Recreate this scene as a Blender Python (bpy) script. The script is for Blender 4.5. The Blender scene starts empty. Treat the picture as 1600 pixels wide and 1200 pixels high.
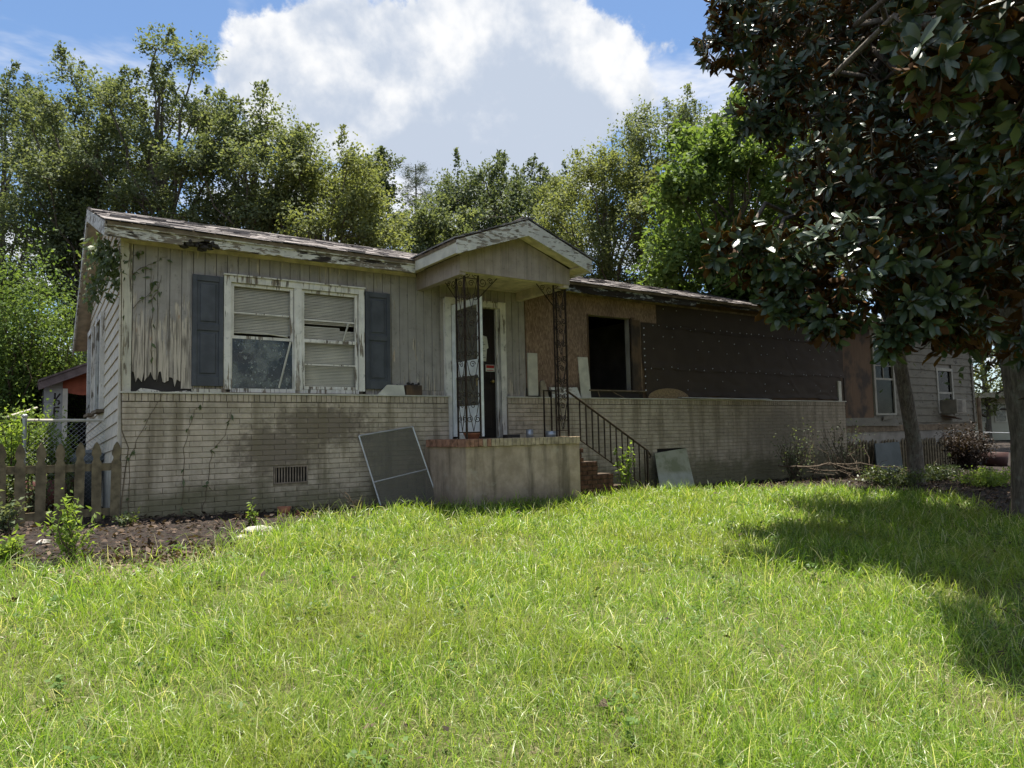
import bpy, math, random
import numpy as np
from mathutils import Vector, Matrix

rng = np.random.default_rng(7)
random.seed(7)
scene = bpy.context.scene
COL = scene.collection

# ------------------------------------------------------------------ camera
YAW, PITCH, ROLL, FPX = math.radians(-34.6586), math.radians(3.9386), math.radians(-1.2458), 1104.3
_cy, _sy, _cp, _sp = math.cos(YAW), math.sin(YAW), math.cos(PITCH), math.sin(PITCH)
FWD = np.array([-_sy * _cp, _cy * _cp, _sp]); _rt = np.array([_cy, _sy, 0.0]); _up = np.cross(_rt, FWD)
RX = math.cos(ROLL) * _rt + math.sin(ROLL) * _up
UP = -math.sin(ROLL) * _rt + math.cos(ROLL) * _up
CAM = np.array([-0.938, -9.356, 0.873])
def ray(x, y): return FWD + RX * (x - 800) / FPX - UP * (y - 600) / FPX
def at(x, y, depth): return CAM + ray(x, y) * depth
cam = bpy.data.cameras.new('camera'); camo = bpy.data.objects.new('camera', cam); COL.objects.link(camo)
cam.sensor_width = 36.0; cam.lens = FPX / 1600 * 36.0; cam.clip_start = 0.05; cam.clip_end = 2000
mw = Matrix.Identity(4)
for i in range(3):
    mw[i][0], mw[i][1], mw[i][2], mw[i][3] = RX[i], UP[i], -FWD[i], CAM[i]
camo.matrix_world = mw
scene.camera = camo

# ------------------------------------------------------------------ light
SUN = Vector((0.13, 0.13, 1.0)).normalized()
SUN_EL = math.asin(SUN.z); SUN_AZ = math.atan2(SUN.x, SUN.y)
sl = bpy.data.lights.new('sun', 'SUN'); sl.energy = 4.8; sl.angle = math.radians(0.55); sl.color = (1.0, 0.95, 0.86)
so = bpy.data.objects.new('sun', sl); COL.objects.link(so)
so.rotation_euler = (-SUN).to_track_quat('-Z', 'Y').to_euler()
scene.view_settings.view_transform = 'Standard'; scene.view_settings.look = 'None'
scene.view_settings.exposure = 1.35; scene.view_settings.gamma = 1.0
cy = scene.cycles
cy.max_bounces = 7; cy.diffuse_bounces = 3; cy.glossy_bounces = 3; cy.transmission_bounces = 5; cy.transparent_max_bounces = 8
cy.use_denoising = True; cy.caustics_reflective = False; cy.caustics_refractive = False; cy.sample_clamp_indirect = 6

# ------------------------------------------------------------------ node helpers
class G:
    """small wrapper round a node tree"""
    def __init__(s, nt): s.nt = nt
    def n(s, t, **k):
        o = s.nt.nodes.new(t)
        for a, v in k.items(): setattr(o, a, v)
        return o
    def put(s, sock, v):
        if v is None: return
        if isinstance(v, bpy.types.NodeSocket): s.nt.links.new(v, sock)
        else:
            if isinstance(v, (tuple, list)) and len(v) == 3 and sock.type == 'RGBA': v = (*v, 1)
            sock.default_value = v
    def math(s, op, a, b=None, c=None, clamp=False):
        o = s.n('ShaderNodeMath', operation=op, use_clamp=clamp)
        for i, v in enumerate((a, b, c)): s.put(o.inputs[i], v)
        return o.outputs[0]
    def vmath(s, op, a, b=None, out=0):
        o = s.n('ShaderNodeVectorMath', operation=op)
        s.put(o.inputs[0], a); s.put(o.inputs[1], b)
        return o.outputs[out]
    def pos(s): return s.n('ShaderNodeNewGeometry').outputs['Position']
    def mapv(s, vec, scale): return s.vmath('MULTIPLY', vec, scale)
    def noise(s, vec, scale, detail=4, rough=.55, dist=0):
        o = s.n('ShaderNodeTexNoise'); s.put(o.inputs['Vector'], vec)
        o.inputs['Scale'].default_value = scale; o.inputs['Detail'].default_value = detail
        o.inputs['Roughness'].default_value = rough; o.inputs['Distortion'].default_value = dist
        return o.outputs[0]
    def voro(s, vec, scale, feat='F1'):
        o = s.n('ShaderNodeTexVoronoi', feature=feat); s.put(o.inputs['Vector'], vec); o.inputs['Scale'].default_value = scale
        return o
    def ramp(s, fac, stops):
        o = s.n('ShaderNodeValToRGB'); s.put(o.inputs[0], fac); e = o.color_ramp.elements
        while len(e) < len(stops): e.new(.5)
        for el, (p, c) in zip(e, stops):
            el.position = p; el.color = (c, c, c, 1) if isinstance(c, (int, float)) else (*c, 1)
        return o.outputs[0]
    def mix(s, fac, a, b, mode='MIX'):
        o = s.n('ShaderNodeMix', data_type='RGBA', blend_type=mode)
        s.put(o.inputs[0], fac); s.put(o.inputs[6], a); s.put(o.inputs[7], b)
        return o.outputs[2]
    def step(s, v, a, b):
        o = s.n('ShaderNodeMapRange', interpolation_type='SMOOTHSTEP')
        s.put(o.inputs[0], v); o.inputs[1].default_value = a; o.inputs[2].default_value = b
        return o.outputs[0]
    def sep(s, v):
        o = s.n('ShaderNodeSeparateXYZ'); s.put(o.inputs[0], v); return o.outputs
    def rnd(s):
        a = s.n('ShaderNodeObjectInfo').outputs['Random']; b = s.n('ShaderNodeNewGeometry').outputs['Random Per Island']
        return s.math('FRACT', s.math('ADD', a, b))
    def blob(s, p, c, r):
        """soft patch round a world point, radii r"""
        d = s.vmath('DIVIDE', s.vmath('SUBTRACT', p, c), r)
        return s.math('SUBTRACT', 1.0, s.vmath('LENGTH', d, out=1), clamp=True)

MATS = {}
def material(name, build):
    if name in MATS: return MATS[name]
    m = bpy.data.materials.new(name); m.use_nodes = True; nt = m.node_tree; g = G(nt)
    b = nt.nodes['Principled BSDF']; b.inputs['Roughness'].default_value = .8
    b.inputs['Specular IOR Level'].default_value = .25
    build(g, b); MATS[name] = m
    return m
def bump(g, b, h, strength=.4, dist=.01):
    o = g.n('ShaderNodeBump'); o.inputs['Strength'].default_value = strength; o.inputs['Distance'].default_value = dist
    g.put(o.inputs['Height'], h); g.nt.links.new(o.outputs[0], b.inputs['Normal'])
def simple(name, col, rough=.8, var=.25, scale=6, metal=0, bmp=.2):
    def f(g, b):
        p = g.pos(); n = g.noise(p, scale, 6); r = g.rnd()
        c = g.mix(g.step(n, .3, .7), tuple(x * (1 - var) for x in col), tuple(min(1, x * (1 + var)) for x in col))
        c = g.mix(g.math('MULTIPLY', r, .25), c, tuple(x * .7 for x in col))
        g.put(b.inputs['Base Color'], c); b.inputs['Roughness'].default_value = rough; b.inputs['Metallic'].default_value = metal
        bump(g, b, g.noise(p, scale * 8, 4), bmp, .005)
    return material(name, f)

def peeling(name, paint, wood, amount, stain=None, vertical=True, rot=None):
    """old paint flaking off wood; amount = share that has flaked"""
    def f(g, b):
        p = g.pos(); s = (22, 22, 2.2) if vertical else (7, 8, 24)
        n = g.noise(g.mapv(p, s), 1.0, 7, .62, .4); big = g.noise(p, 1.7, 3)
        fl = g.math('ADD', n, g.math('MULTIPLY', g.math('SUBTRACT', big, .5), .55))
        z = g.sep(p)
        if vertical == 'low':      # flakes most where rain splashes near the ledge and by the corner
            lowm = g.step(z[2], 2.95, 1.75); cor = g.step(z[0], 1.35, .45)
            fl = g.math('ADD', fl, g.math('MULTIPLY', g.math('MULTIPLY', lowm, cor), .34))
            fl = g.math('ADD', fl, g.math('MULTIPLY', g.step(z[2], 1.85, 1.5), .10))
        mask = g.step(fl, 1 - amount - .02, 1 - amount + .03)
        r = g.rnd()
        pc = g.mix(g.step(g.noise(p, 5, 5), .3, .75), paint, tuple(x * .72 for x in paint))
        pc = g.mix(g.math('MULTIPLY', r, .35), pc, tuple(x * .75 for x in paint))
        grain = g.noise(g.mapv(p, (60, 60, 3) if vertical else (3, 20, 70)), 1, 4)
        wc = g.mix(g.step(grain, .32, .62), tuple(x * .30 for x in wood), wood)
        if stain:
            wc = g.mix(g.math('MULTIPLY', g.step(g.noise(g.mapv(p, (11, 11, 3.2)), 1, 7, .68, .3), .60, .72), .75), wc, stain)
        c = g.mix(mask, pc, wc)
        c = g.mix(g.math('MULTIPLY', g.step(g.noise(p, 14, 6, .7), .56, .72), .45), c, (.05, .045, .035))
        if vertical:
            sk_ = g.noise(g.mapv(p, (14, 14, .7)), 1, 5, .65)
            c = g.mix(g.math('MULTIPLY', g.step(sk_, .50, .70), .42), c, tuple(x * .38 for x in paint))
            c = g.mix(g.math('MULTIPLY', g.step(g.noise(g.mapv(p, (9, 9, .9)), 1, 6, .7), .55, .72), .35), c, tuple(min(1, x * 1.45) for x in paint))
        if rot:
            c = g.mix(g.step(g.noise(g.mapv(p, (1.1, 3, 6)), 1.4, 6, .65), rot, rot + .05), c, (.03, .022, .016))
        g.put(b.inputs['Base Color'], c); b.inputs['Roughness'].default_value = .75
        bump(g, b, g.math('ADD', g.math('MULTIPLY', mask, -.6), g.math('MULTIPLY', grain, .4)), .5, .004)
    return material(name, f)

# ------------------------------------------------------------------ sky
w = bpy.data.worlds.new('World'); scene.world = w; w.use_nodes = True
g = G(w.node_tree); bg = w.node_tree.nodes['Background']
sky = g.n('ShaderNodeTexSky', sky_type='NISHITA'); sky.sun_disc = False
sky.sun_elevation = SUN_EL; sky.sun_rotation = SUN_AZ; sky.altitude = 200; sky.air_density = 1.0; sky.dust_density = .6; sky.ozone_density = 2.0
dirv = g.vmath('NORMALIZE', g.n('ShaderNodeTexCoord').outputs['Generated'])
def unit(x, y):
    v = ray(x, y); v = v / np.linalg.norm(v); return tuple(float(a) for a in v)
CLOUD = [(400, 120, 60), (470, 105, 62), (545, 95, 66), (625, 95, 70), (710, 100, 75), (790, 105, 75), (870, 75, 66), (940, 95, 60), (975, 145, 45),
         (520, 165, 60), (610, 180, 68), (700, 190, 75), (790, 195, 75), (870, 190, 68), (840, 240, 50), (730, 245, 45)]
def field(off, blobs=CLOUD):
    tot = None
    for x, y, r in blobs:
        k = 1.0 / (r / FPX * .80) ** 2
        d = g.vmath('DOT_PRODUCT', dirv, unit(x, y + off), out=1)
        e = g.math('EXPONENT', g.math('MULTIPLY', g.math('SUBTRACT', d, 1.0), k))
        tot = e if tot is None else g.math('ADD', tot, e)
    return tot
f0 = field(0)
zz = g.sep(dirv)
cxyz = g.n('ShaderNodeCombineXYZ'); zc = g.math('MAXIMUM', zz[2], .06)
g.put(cxyz.inputs[0], g.math('DIVIDE', zz[0], zc)); g.put(cxyz.inputs[1], g.math('DIVIDE', zz[1], zc)); cxyz.inputs[2].default_value = .3
n1 = g.noise(dirv, 11, 8, .60, .1); n2 = g.noise(dirv, 30, 5, .6)
far = g.noise(cxyz.outputs[0], 1.15, 6, .6, .2)
puff = g.math('ADD', g.math('MULTIPLY', g.math('SUBTRACT', n1, .5), 3.1), g.math('MULTIPLY', g.math('SUBTRACT', n2, .5), .8))
dens = g.math('ADD', f0, puff)
cov = g.step(dens, .42, .85)
wisp = g.math('MULTIPLY', g.step(far, .43, .60), .92)
# billows are bright on the side turned up to the sun, grey-blue below
hi = g.vmath('ADD', dirv, (SUN.x * .03, SUN.y * .03, .045))
n1a = g.noise(dirv, 8.5, 6, .58, .1); n1b = g.noise(hi, 8.5, 4, .55, .1)
lit = g.math('ADD', g.math('MULTIPLY', g.math('SUBTRACT', n1a, n1b), 3.4), g.math('MULTIPLY', g.math('SUBTRACT', n2, .5), .8))
low = g.step(g.vmath('DOT_PRODUCT', dirv, unit(810, 270), out=1), .978, .998)
lit = g.math('SUBTRACT', lit, g.math('MULTIPLY', low, .85))
shade = g.step(lit, -.75, .62)
ccol = g.mix(shade, (.225, .255, .305), (.41, .41, .41))
skyc = g.mix(1.0, sky.outputs[0], (.058, .064, .068), 'MULTIPLY')
skyc = g.mix(wisp, skyc, (.37, .38, .40))
skyc = g.mix(cov, skyc, ccol)
g.put(bg.inputs[0], skyc); bg.inputs[1].default_value = 1.0
w.cycles.sampling_method = 'MANUAL'; w.cycles.sample_map_resolution = 512

# ------------------------------------------------------------------ mesh helpers
class MB:
    def __init__(s): s.v = []; s.f = []
    def add(s, vs, fs):
        o = len(s.v); s.v += [tuple(map(float, q)) for q in vs]; s.f += [tuple(o + i for i in f) for f in fs]; return s
    def box(s, x0, x1, y0, y1, z0, z1, T=None):
        vs = [(x, y, z) for z in (z0, z1) for y in (y0, y1) for x in (x0, x1)]
        if T is not None: vs = [tuple(T @ Vector(q)) for q in vs]
        return s.add(vs, [(0, 2, 3, 1), (4, 5, 7, 6), (0, 1, 5, 4), (2, 6, 7, 3), (0, 4, 6, 2), (1, 3, 7, 5)])
    def cbox(s, x0, x1, y0, y1, z0, z1, c=.004, T=None):
        """box with all four edges of its -Y face chamfered"""
        c = min(c, (x1 - x0) * .3, (z1 - z0) * .3)
        vs = [(x0, y1, z0), (x1, y1, z0), (x1, y1, z1), (x0, y1, z1), (x0, y0 + c, z0), (x1, y0 + c, z0), (x1, y0 + c, z1), (x0, y0 + c, z1),
              (x0 + c, y0, z0 + c), (x1 - c, y0, z0 + c), (x1 - c, y0, z1 - c), (x0 + c, y0, z1 - c)]
        if T is not None: vs = [tuple(T @ Vector(q)) for q in vs]
        return s.add(vs, [(0, 3, 2, 1), (0, 1, 5, 4), (1, 2, 6, 5), (2, 3, 7, 6), (3, 0, 4, 7), (4, 5, 9, 8), (5, 6, 10, 9), (6, 7, 11, 10), (7, 4, 8, 11), (8, 9, 10, 11)])
    def prism(s, poly, d):
        """polygon (3-D points) pushed along d"""
        n = len(poly); vs = list(poly) + [tuple(np.add(q, d)) for q in poly]
        return s.add(vs, [tuple(range(n))[::-1], tuple(range(n, 2 * n))] + [(i, (i + 1) % n, n + (i + 1) % n, n + i) for i in range(n)])
    def tube(s, pts, r, n=6, cap=True):
        pts = [np.array(q, float) for q in pts]; k = len(pts)
        rr = list(r) if hasattr(r, '__len__') else [r] * k; vs = []; ref = None
        for i in range(k):
            t = pts[min(i + 1, k - 1)] - pts[max(i - 1, 0)]; t = t / (np.linalg.norm(t) + 1e-9)
            if ref is None: ref = np.array([0, 0, 1.]) if abs(t[2]) < .9 else np.array([1., 0, 0])
            a = np.cross(t, ref); a = a / (np.linalg.norm(a) + 1e-9); b = np.cross(t, a); ref = np.cross(a, t)
            for j in range(n):
                q = 2 * math.pi * j / n; vs.append(pts[i] + rr[i] * (math.cos(q) * a + math.sin(q) * b))
        fs = [(i * n + j, i * n + (j + 1) % n, (i + 1) * n + (j + 1) % n, (i + 1) * n + j) for i in range(k - 1) for j in range(n)]
        if cap: fs += [tuple(range(n)), tuple(range((k - 1) * n, k * n))[::-1]]
        return s.add(vs, fs)
    def lathe(s, prof, c, n=16):
        vs = [(c[0] + r * math.cos(2 * math.pi * j / n), c[1] + r * math.sin(2 * math.pi * j / n), c[2] + z) for r, z in prof for j in range(n)]
        return s.add(vs, [(i * n + j, i * n + (j + 1) % n, (i + 1) * n + (j + 1) % n, (i + 1) * n + j) for i in range(len(prof) - 1) for j in range(n)])
    def rock(s, c, r, seed=0):
        rr = np.random.default_rng(seed); vs = []; fs = []; n, k = 9, 6
        for i in range(k + 1):
            th = math.pi * i / k
            for j in range(n):
                ph = 2 * math.pi * j / n; q = 1 + .22 * (rr.random() - .5) * (0 < i < k)
                vs.append((c[0] + r[0] * q * math.sin(th) * math.cos(ph), c[1] + r[1] * q * math.sin(th) * math.sin(ph), c[2] + r[2] * q * math.cos(th)))
        fs = [(i * n + j, i * n + (j + 1) % n, (i + 1) * n + (j + 1) % n, (i + 1) * n + j) for i in range(k) for j in range(n)]
        return s.add(vs, fs)
    def build(s, name, mat, parent=None, smooth=False):
        me = bpy.data.meshes.new(name); me.from_pydata(s.v, [], s.f); me.materials.append(mat)
        if smooth: me.shade_smooth()
        return link(name, me, parent)
def link(name, me, parent=None):
    o = bpy.data.objects.new(name, me); COL.objects.link(o)
    if parent is not None:
        o.parent = parent
        pm = Matrix.Translation(parent.location)
        o.matrix_parent_inverse = pm.inverted()
    return o
def B(name, mat, parent, *a, **k): return MB().box(*a, **k).build(name, mat, parent)
def tag(o, label, cat, group=None, kind=None):
    o['label'] = label; o['category'] = cat
    if group: o['group'] = group
    if kind: o['kind'] = kind
    return o
def struct(o): o['kind'] = 'structure'; return o
def stuff(o): o['kind'] = 'stuff'; return o
def thing(name, label, cat, loc=(0, 0, 0), group=None):
    o = bpy.data.objects.new(name, None); COL.objects.link(o); o.location = loc; o.empty_display_size = .2
    return tag(o, label, cat, group)
def fast_mesh(name, V, F, mats, mi=None, smooth=False):
    """V (n,3), F (m,k) all faces with k corners"""
    me = bpy.data.meshes.new(name); n, (m, k) = len(V), F.shape
    me.vertices.add(n); me.vertices.foreach_set('co', np.ascontiguousarray(V, np.float32).ravel())
    me.loops.add(m * k); me.loops.foreach_set('vertex_index', np.ascontiguousarray(F, np.int32).ravel())
    me.polygons.add(m); me.polygons.foreach_set('loop_start', np.arange(0, m * k, k, dtype=np.int32))
    for q in mats: me.materials.append(q)
    if mi is not None: me.polygons.foreach_set('material_index', np.ascontiguousarray(mi, np.int32))
    me.update(calc_edges=True)
    if smooth: me.shade_smooth()
    return me
def norm(a): return a / (np.linalg.norm(a, axis=-1, keepdims=True) + 1e-9)
def leaf_cloud(tv, tf, P, T, Nn, L, W=None):
    """copies of a template leaf (along x, across y, up z) at P, pointing along T, facing Nn"""
    T = norm(T); Bn = norm(np.cross(Nn, T)); N2 = np.cross(T, Bn); W = L if W is None else W
    V = (P[:, None] + L[:, None, None] * tv[None, :, 0:1] * T[:, None] + W[:, None, None] * tv[None, :, 1:2] * Bn[:, None]
         + L[:, None, None] * tv[None, :, 2:3] * N2[:, None]).reshape(-1, 3)
    F = (tf[None] + (np.arange(len(P)) * len(tv))[:, None, None]).reshape(-1, tf.shape[1])
    return V, F
DIAMOND = (np.array([(0, 0, 0), (.42, .26, .03), (1, 0, -.06), (.42, -.26, .03)], float), np.array([(0, 1, 2, 3)]))
def randdir(n, r=None):
    return norm((r or rng).normal(size=(n, 3)))

# ------------------------------------------------------------------ ground
_gx = [-60, -8, 0, 4, 6, 9, 15, 22, 60]; _gz = [.15, .02, -.03, -.14, -.15, -.22, -.30, -.28, -.1]
def gh(x, y):
    x = np.asarray(x, float); y = np.asarray(y, float)
    z = np.interp(x, _gx, _gz)
    z = z - .078 * np.clip(-1.2 - y, 0, 11)
    z = z + .020 * np.sin(x * 1.7 + 1.3 * np.sin(y * .9)) * np.sin(y * 1.4 + .5) * np.clip((-y - .6) / 1.5, 0, 1)
    z = z + .06 * np.clip(y - 8, 0, 60)
    return z
def ground_px(x, y):
    """where the line of sight through a picture point meets the ground"""
    d = ray(x, y); t = 3.0
    for _ in range(60):
        q = CAM + d * t; t += (q[2] - float(gh(q[0], q[1]))) / max(.12, -d[2] + .078) * .6
    return CAM + d * t
def on_ground(x, y): return (x, y, float(gh(x, y)))
# soil edge of the lawn, from the photograph, as ground positions
EDGE = [ground_px(*q) for q in ((-200, 930), (0, 900), (130, 888), (230, 880), (330, 858), (430, 832), (500, 818), (590, 812))]
EDGE = [(-20, -4.2), (-4, -4.0)] + [(float(e[0]), float(e[1])) for e in EDGE[1:]] + [(2.9, -1.0), (3.6, -1.1), (3.9, -1.3), (5.95, -1.3), (6.3, -1.0), (7.4, -1.1), (9, -1.25),
        (11.0, -1.9), (12.0, -2.9), (12.0, -3.8), (11.0, -4.5), (10.3, -5.2), (10.6, -6.2), (12, -7.5), (16, -11), (30, -16)]
EDGE = np.array(sorted(EDGE[:-9], key=lambda q: q[0]) + EDGE[-9:])
_poly = np.vstack([EDGE, [(30, -40), (-30, -40), (-30, -4.2)]])
def in_lawn(x, y, poly=_poly):
    ins = np.zeros(len(x), bool); j = len(poly) - 1
    for i in range(len(poly)):
        xi, yi = poly[i]; xj, yj = poly[j]
        c = ((yi > y) != (yj > y)) & (x < (xj - xi) * (y - yi) / (yj - yi + 1e-12) + xi); ins ^= c; j = i
    return ins
def soil(g, b):
    p = g.pos(); n = g.noise(p, 3, 8, .65); n2 = g.noise(p, 38, 6, .7); v = g.voro(p, 55).outputs['Color']
    c = g.ramp(n2, [(.3, (.012, .009, .007)), (.5, (.030, .022, .017)), (.7, (.075, .056, .043))])
    c = g.mix(.35, c, g.mix(1, c, v, 'MULTIPLY'))
    c = g.mix(g.step(n, .62, .74), c, (.11, .08, .058))
    g.put(b.inputs['Base Color'], c); b.inputs['Roughness'].default_value = .95
    bump(g, b, n2, .9, .03)
M_soil = material('soil', soil)
def lawn_soil(g, b):
    p = g.pos(); n = g.noise(p, 45, 6, .7); n2 = g.noise(p, 1.4, 4)
    c = g.ramp(n, [(.3, (.040, .052, .012)), (.5, (.085, .095, .026)), (.72, (.22, .20, .09))])
    c = g.mix(g.step(n2, .45, .65), c, g.mix(.5, c, (.10, .14, .03)))
    bq = ground_px(255, 885); sand = g.math('ADD', g.blob(p, (float(bq[0]), float(bq[1]), float(bq[2])), (.95, .55, 2)), g.math('MULTIPLY', g.math('SUBTRACT', g.noise(p, 7, 8, .75), .5), 2.2))
    c = g.mix(g.step(sand, .0, .55), c, g.ramp(g.noise(p, 60, 6, .75), [(.3, (.06, .042, .03)), (.5, (.20, .145, .10)), (.72, (.46, .37, .28))]))
    g.put(b.inputs['Base Color'], c); b.inputs['Roughness'].default_value = .95; bump(g, b, n, .9, .03)
M_lawn = material('lawn_thatch', lawn_soil)
def grid(xs, ys, zf, keep=None):
    X, Y = np.meshgrid(xs, ys); Z = zf(X, Y); V = np.stack([X, Y, Z], -1).reshape(-1, 3); nx, ny = len(xs), len(ys)
    i = (np.arange(ny - 1)[:, None] * nx + np.arange(nx - 1)[None]).ravel(); F = np.stack([i, i + 1, i + nx + 1, i + nx], 1)
    if keep is not None:
        c = V[F].mean(1); F = F[keep(c[:, 0], c[:, 1])]
    return V, F
xs = np.unique(np.concatenate([np.linspace(-300, -12, 20), np.arange(-12, 26, .2), np.linspace(26, 300, 20)]))
ys = np.unique(np.concatenate([np.linspace(-60, -14, 8), np.arange(-14, 10, .2), np.linspace(10, 400, 24)]))
V, F = grid(xs, ys, lambda x, y: gh(x, y) + .012 * np.sin(x * 9.1 + y * 3) * np.sin(y * 7.7 - x * 2))
struct(link('ground', fast_mesh('ground', V, F, [M_soil], smooth=True)))
V, F = grid(np.arange(-14, 26, .16), np.arange(-14, 0, .16), lambda x, y: gh(x, y) + .022, in_lawn)
struct(link('lawn', fast_mesh('lawn', V, F, [M_lawn], smooth=True)))

# ================================================================== materials of the house
def brick_paint(g, b):
    p = g.pos(); r = g.rnd(); z = g.sep(p)
    n = g.noise(p, 7, 7, .65); big = g.noise(p, 1.3, 5)
    c = g.mix(g.step(n, .3, .72), (.61, .50, .38), (.46, .375, .275))
    c = g.mix(g.math('MULTIPLY', r, .45), c, (.42, .36, .26))
    # black mould in one broad patch under the window, blotchy at its rim
    m = g.math('MAXIMUM', g.blob(p, (2.40, 0, 1.02), (1.25, 3, .50)), g.blob(p, (1.80, 0, .72), (1.05, 3, .62)))
    m = g.math('ADD', m, g.math('MULTIPLY', g.math('SUBTRACT', g.noise(p, 9, 8, .72), .5), 1.5))
    c = g.mix(g.math('MULTIPLY', g.step(m, .25, .70), .80), c, (.15, .115, .085))
    # rain streaks below the ledge and a damp patch further along
    st = g.noise(g.mapv(p, (5.5, 5.5, .55)), 1.0, 5, .6)
    c = g.mix(g.math('MULTIPLY', g.step(st, .46, .68), .72), c, (.20, .16, .10))
    m2 = g.math('ADD', g.blob(p, (12.6, 0, .8), (2.4, 3, 1.0)), g.math('MULTIPLY', g.math('SUBTRACT', big, .5), 1.4))
    c = g.mix(g.math('MULTIPLY', g.step(m2, .3, .8), .6), c, (.10, .085, .065))
    c = g.mix(g.math('MULTIPLY', g.step(g.noise(p, 2.2, 8, .72), .45, .66), .55), c, (.20, .165, .11))
    c = g.mix(g.math('MULTIPLY', g.step(z[0], 6.0, 12.5), .45), c, (.22, .185, .135))  # overall tone grows darker towards the right-hand end
    al = g.math('ADD', g.step(z[2], .85, -.1), g.math('MULTIPLY', g.math('SUBTRACT', g.noise(p, 2.6, 6, .65), .5), 1.6))
    c = g.mix(g.math('MULTIPLY', g.step(al, .40, .95), .78), c, (.125, .115, .058))
    g.put(b.inputs['Base Color'], c); b.inputs['Roughness'].default_value = .9
    bump(g, b, g.noise(p, 70, 5, .65), .5, .004)
M_brick = material('painted_brick', brick_paint)
M_mortar = simple('mortar', (.30, .245, .17), .95, .3, 12)
M_redbrick = simple('red_brick', (.33, .17, .11), .9, .45, 14, bmp=.5)
M_stepbrick = simple('old_step_brick', (.10, .048, .03), .92, .5, 12, bmp=.5)
M_capbrick = simple('cap_brick', (.44, .34, .225), .9, .35, 9, bmp=.4)
M_siding = peeling('grey_siding', (.39, .345, .305), (.56, .47, .37), .37, (.33, .155, .065), 'low')
M_gable = peeling('grey_gable_boards', (.42, .345, .295), (.46, .37, .295), .28)
M_clap = peeling('cream_clapboard', (.70, .62, .49), (.45, .38, .28), .27, None, False)
M_wclap = peeling('wing_clapboard', (.17, .15, .11), (.09, .072, .05), .36, None, False)  # colours lowered for dirt and for the deep shade over the wing
M_white = peeling('white_paint', (.82, .76, .67), (.30, .24, .18), .43)
M_whiteh = peeling('white_paint_boards', (.70, .665, .59), (.34, .285, .22), .47, None, False)
M_fascia = peeling('rotten_fascia', (.68, .635, .54), (.26, .21, .15), .46, None, False, .535)
M_fasciad = peeling('mouldy_fascia', (.42, .43, .42), (.07, .065, .06), .52, None, False, .47)
M_cream = simple('cream_trim', (.62, .525, .43), .8, .25, 7)
M_corner = peeling('corner_board', (.66, .60, .47), (.28, .23, .16), .42)
M_shutter = simple('slate_shutter', (.075, .078, .086), .55, .22, 5, bmp=.1)
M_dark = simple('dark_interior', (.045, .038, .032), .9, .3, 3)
M_room = simple('room_lining', (.26, .23, .19), .9, .3, 2)
M_iron = simple('black_iron', (.045, .030, .022), .45, .5, 20, .5)
M_blind = simple('vinyl_blind', (.72, .66, .51), .6, .12, 4)
M_door = simple('dark_brown_door', (.022, .015, .011), .55, .3, 5)
M_doorw = simple('white_door', (.80, .80, .76), .5, .14, 7)
M_paper = simple('paper', (.62, .60, .50), .9, .08, 9)
M_red = simple('red_print', (.38, .04, .03), .7, .1, 9)
M_steel = simple('galvanised_steel', (.42, .43, .44), .42, .18, 9, .7)
M_alu = simple('aluminium', (.55, .55, .54), .4, .12, 9, .5)
M_brass = simple('brass', (.35, .26, .10), .35, .2, 9, .9)
M_terra = simple('terracotta', (.34, .14, .08), .85, .25, 8)
M_wood = simple('raw_wood', (.17, .125, .08), .85, .35, 9, bmp=.5)
M_white2 = simple('chalky_white', (.58, .54, .44), .8, .16, 5)
def shingle(g, b):
    p = g.pos(); r = g.rnd(); n = g.noise(p, 60, 4, .7)
    c = g.ramp(r, [(0, (.045, .040, .040)), (.5, (.17, .15, .142)), (1, (.30, .27, .25))])
    c = g.mix(g.step(n, .4, .7), c, (.25, .225, .21))
    c = g.mix(g.step(g.noise(p, 2.2, 5), .58, .70), c, (.05, .055, .035))
    g.put(b.inputs['Base Color'], c); b.inputs['Roughness'].default_value = .9; bump(g, b, n, .7, .006)
M_shingle = material('shingle', shingle)
def osb(g, b):
    p = g.pos(); wv = g.vmath('ADD', p, g.mapv(g.n('ShaderNodeTexNoise').outputs['Color'], (.05, .05, .05)))
    v = g.voro(g.mapv(wv, (75, 75, 20)), 1.0); n = g.noise(g.mapv(p, (60, 60, 9)), 1, 5, .6)
    f = g.math('ADD', g.math('MULTIPLY', g.sep(v.outputs['Color'])[0], .5), g.math('MULTIPLY', n, .5))
    c = g.ramp(f, [(.2, (.16, .100, .068)), (.5, (.25, .160, .108)), (.8, (.37, .255, .175))])
    c = g.mix(g.math('MULTIPLY', g.step(g.noise(p, 1.6, 5), .48, .7), .6), c, (.085, .052, .034))
    c = g.mix(g.step(g.math('ADD', g.sep(p)[2], g.math('MULTIPLY', g.noise(p, 9, 5), .3)), 1.86, 1.64), c, (.035, .028, .02))
    g.put(b.inputs['Base Color'], c); b.inputs['Roughness'].default_value = .85; bump(g, b, f, .35, .003)
M_osb = material('flake_board', osb)
def ply(g, b):
    p = g.pos(); n = g.noise(g.mapv(p, (40, 40, 3)), 1, 5)
    c = g.mix(n, (.10, .055, .03), (.17, .11, .065)); c = g.mix(g.step(g.noise(p, 2, 4), .45, .65), c, (.055, .04, .03))
    g.put(b.inputs['Base Color'], c); b.inputs['Roughness'].default_value = .85
M_ply = material('weathered_plywood', ply)
def tar(g, b):
    p = g.pos(); n = g.noise(p, 2.4, 6, .6); c = g.mix(n, (.042, .030, .022), (.080, .058, .042))
    g.put(b.inputs['Base Color'], c); b.inputs['Roughness'].default_value = .7; b.inputs['Specular IOR Level'].default_value = .12; bump(g, b, g.noise(g.mapv(p, (3, 3, 6)), 1, 6), .25, .02)
M_tar = material('tar_paper', tar)
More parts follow.
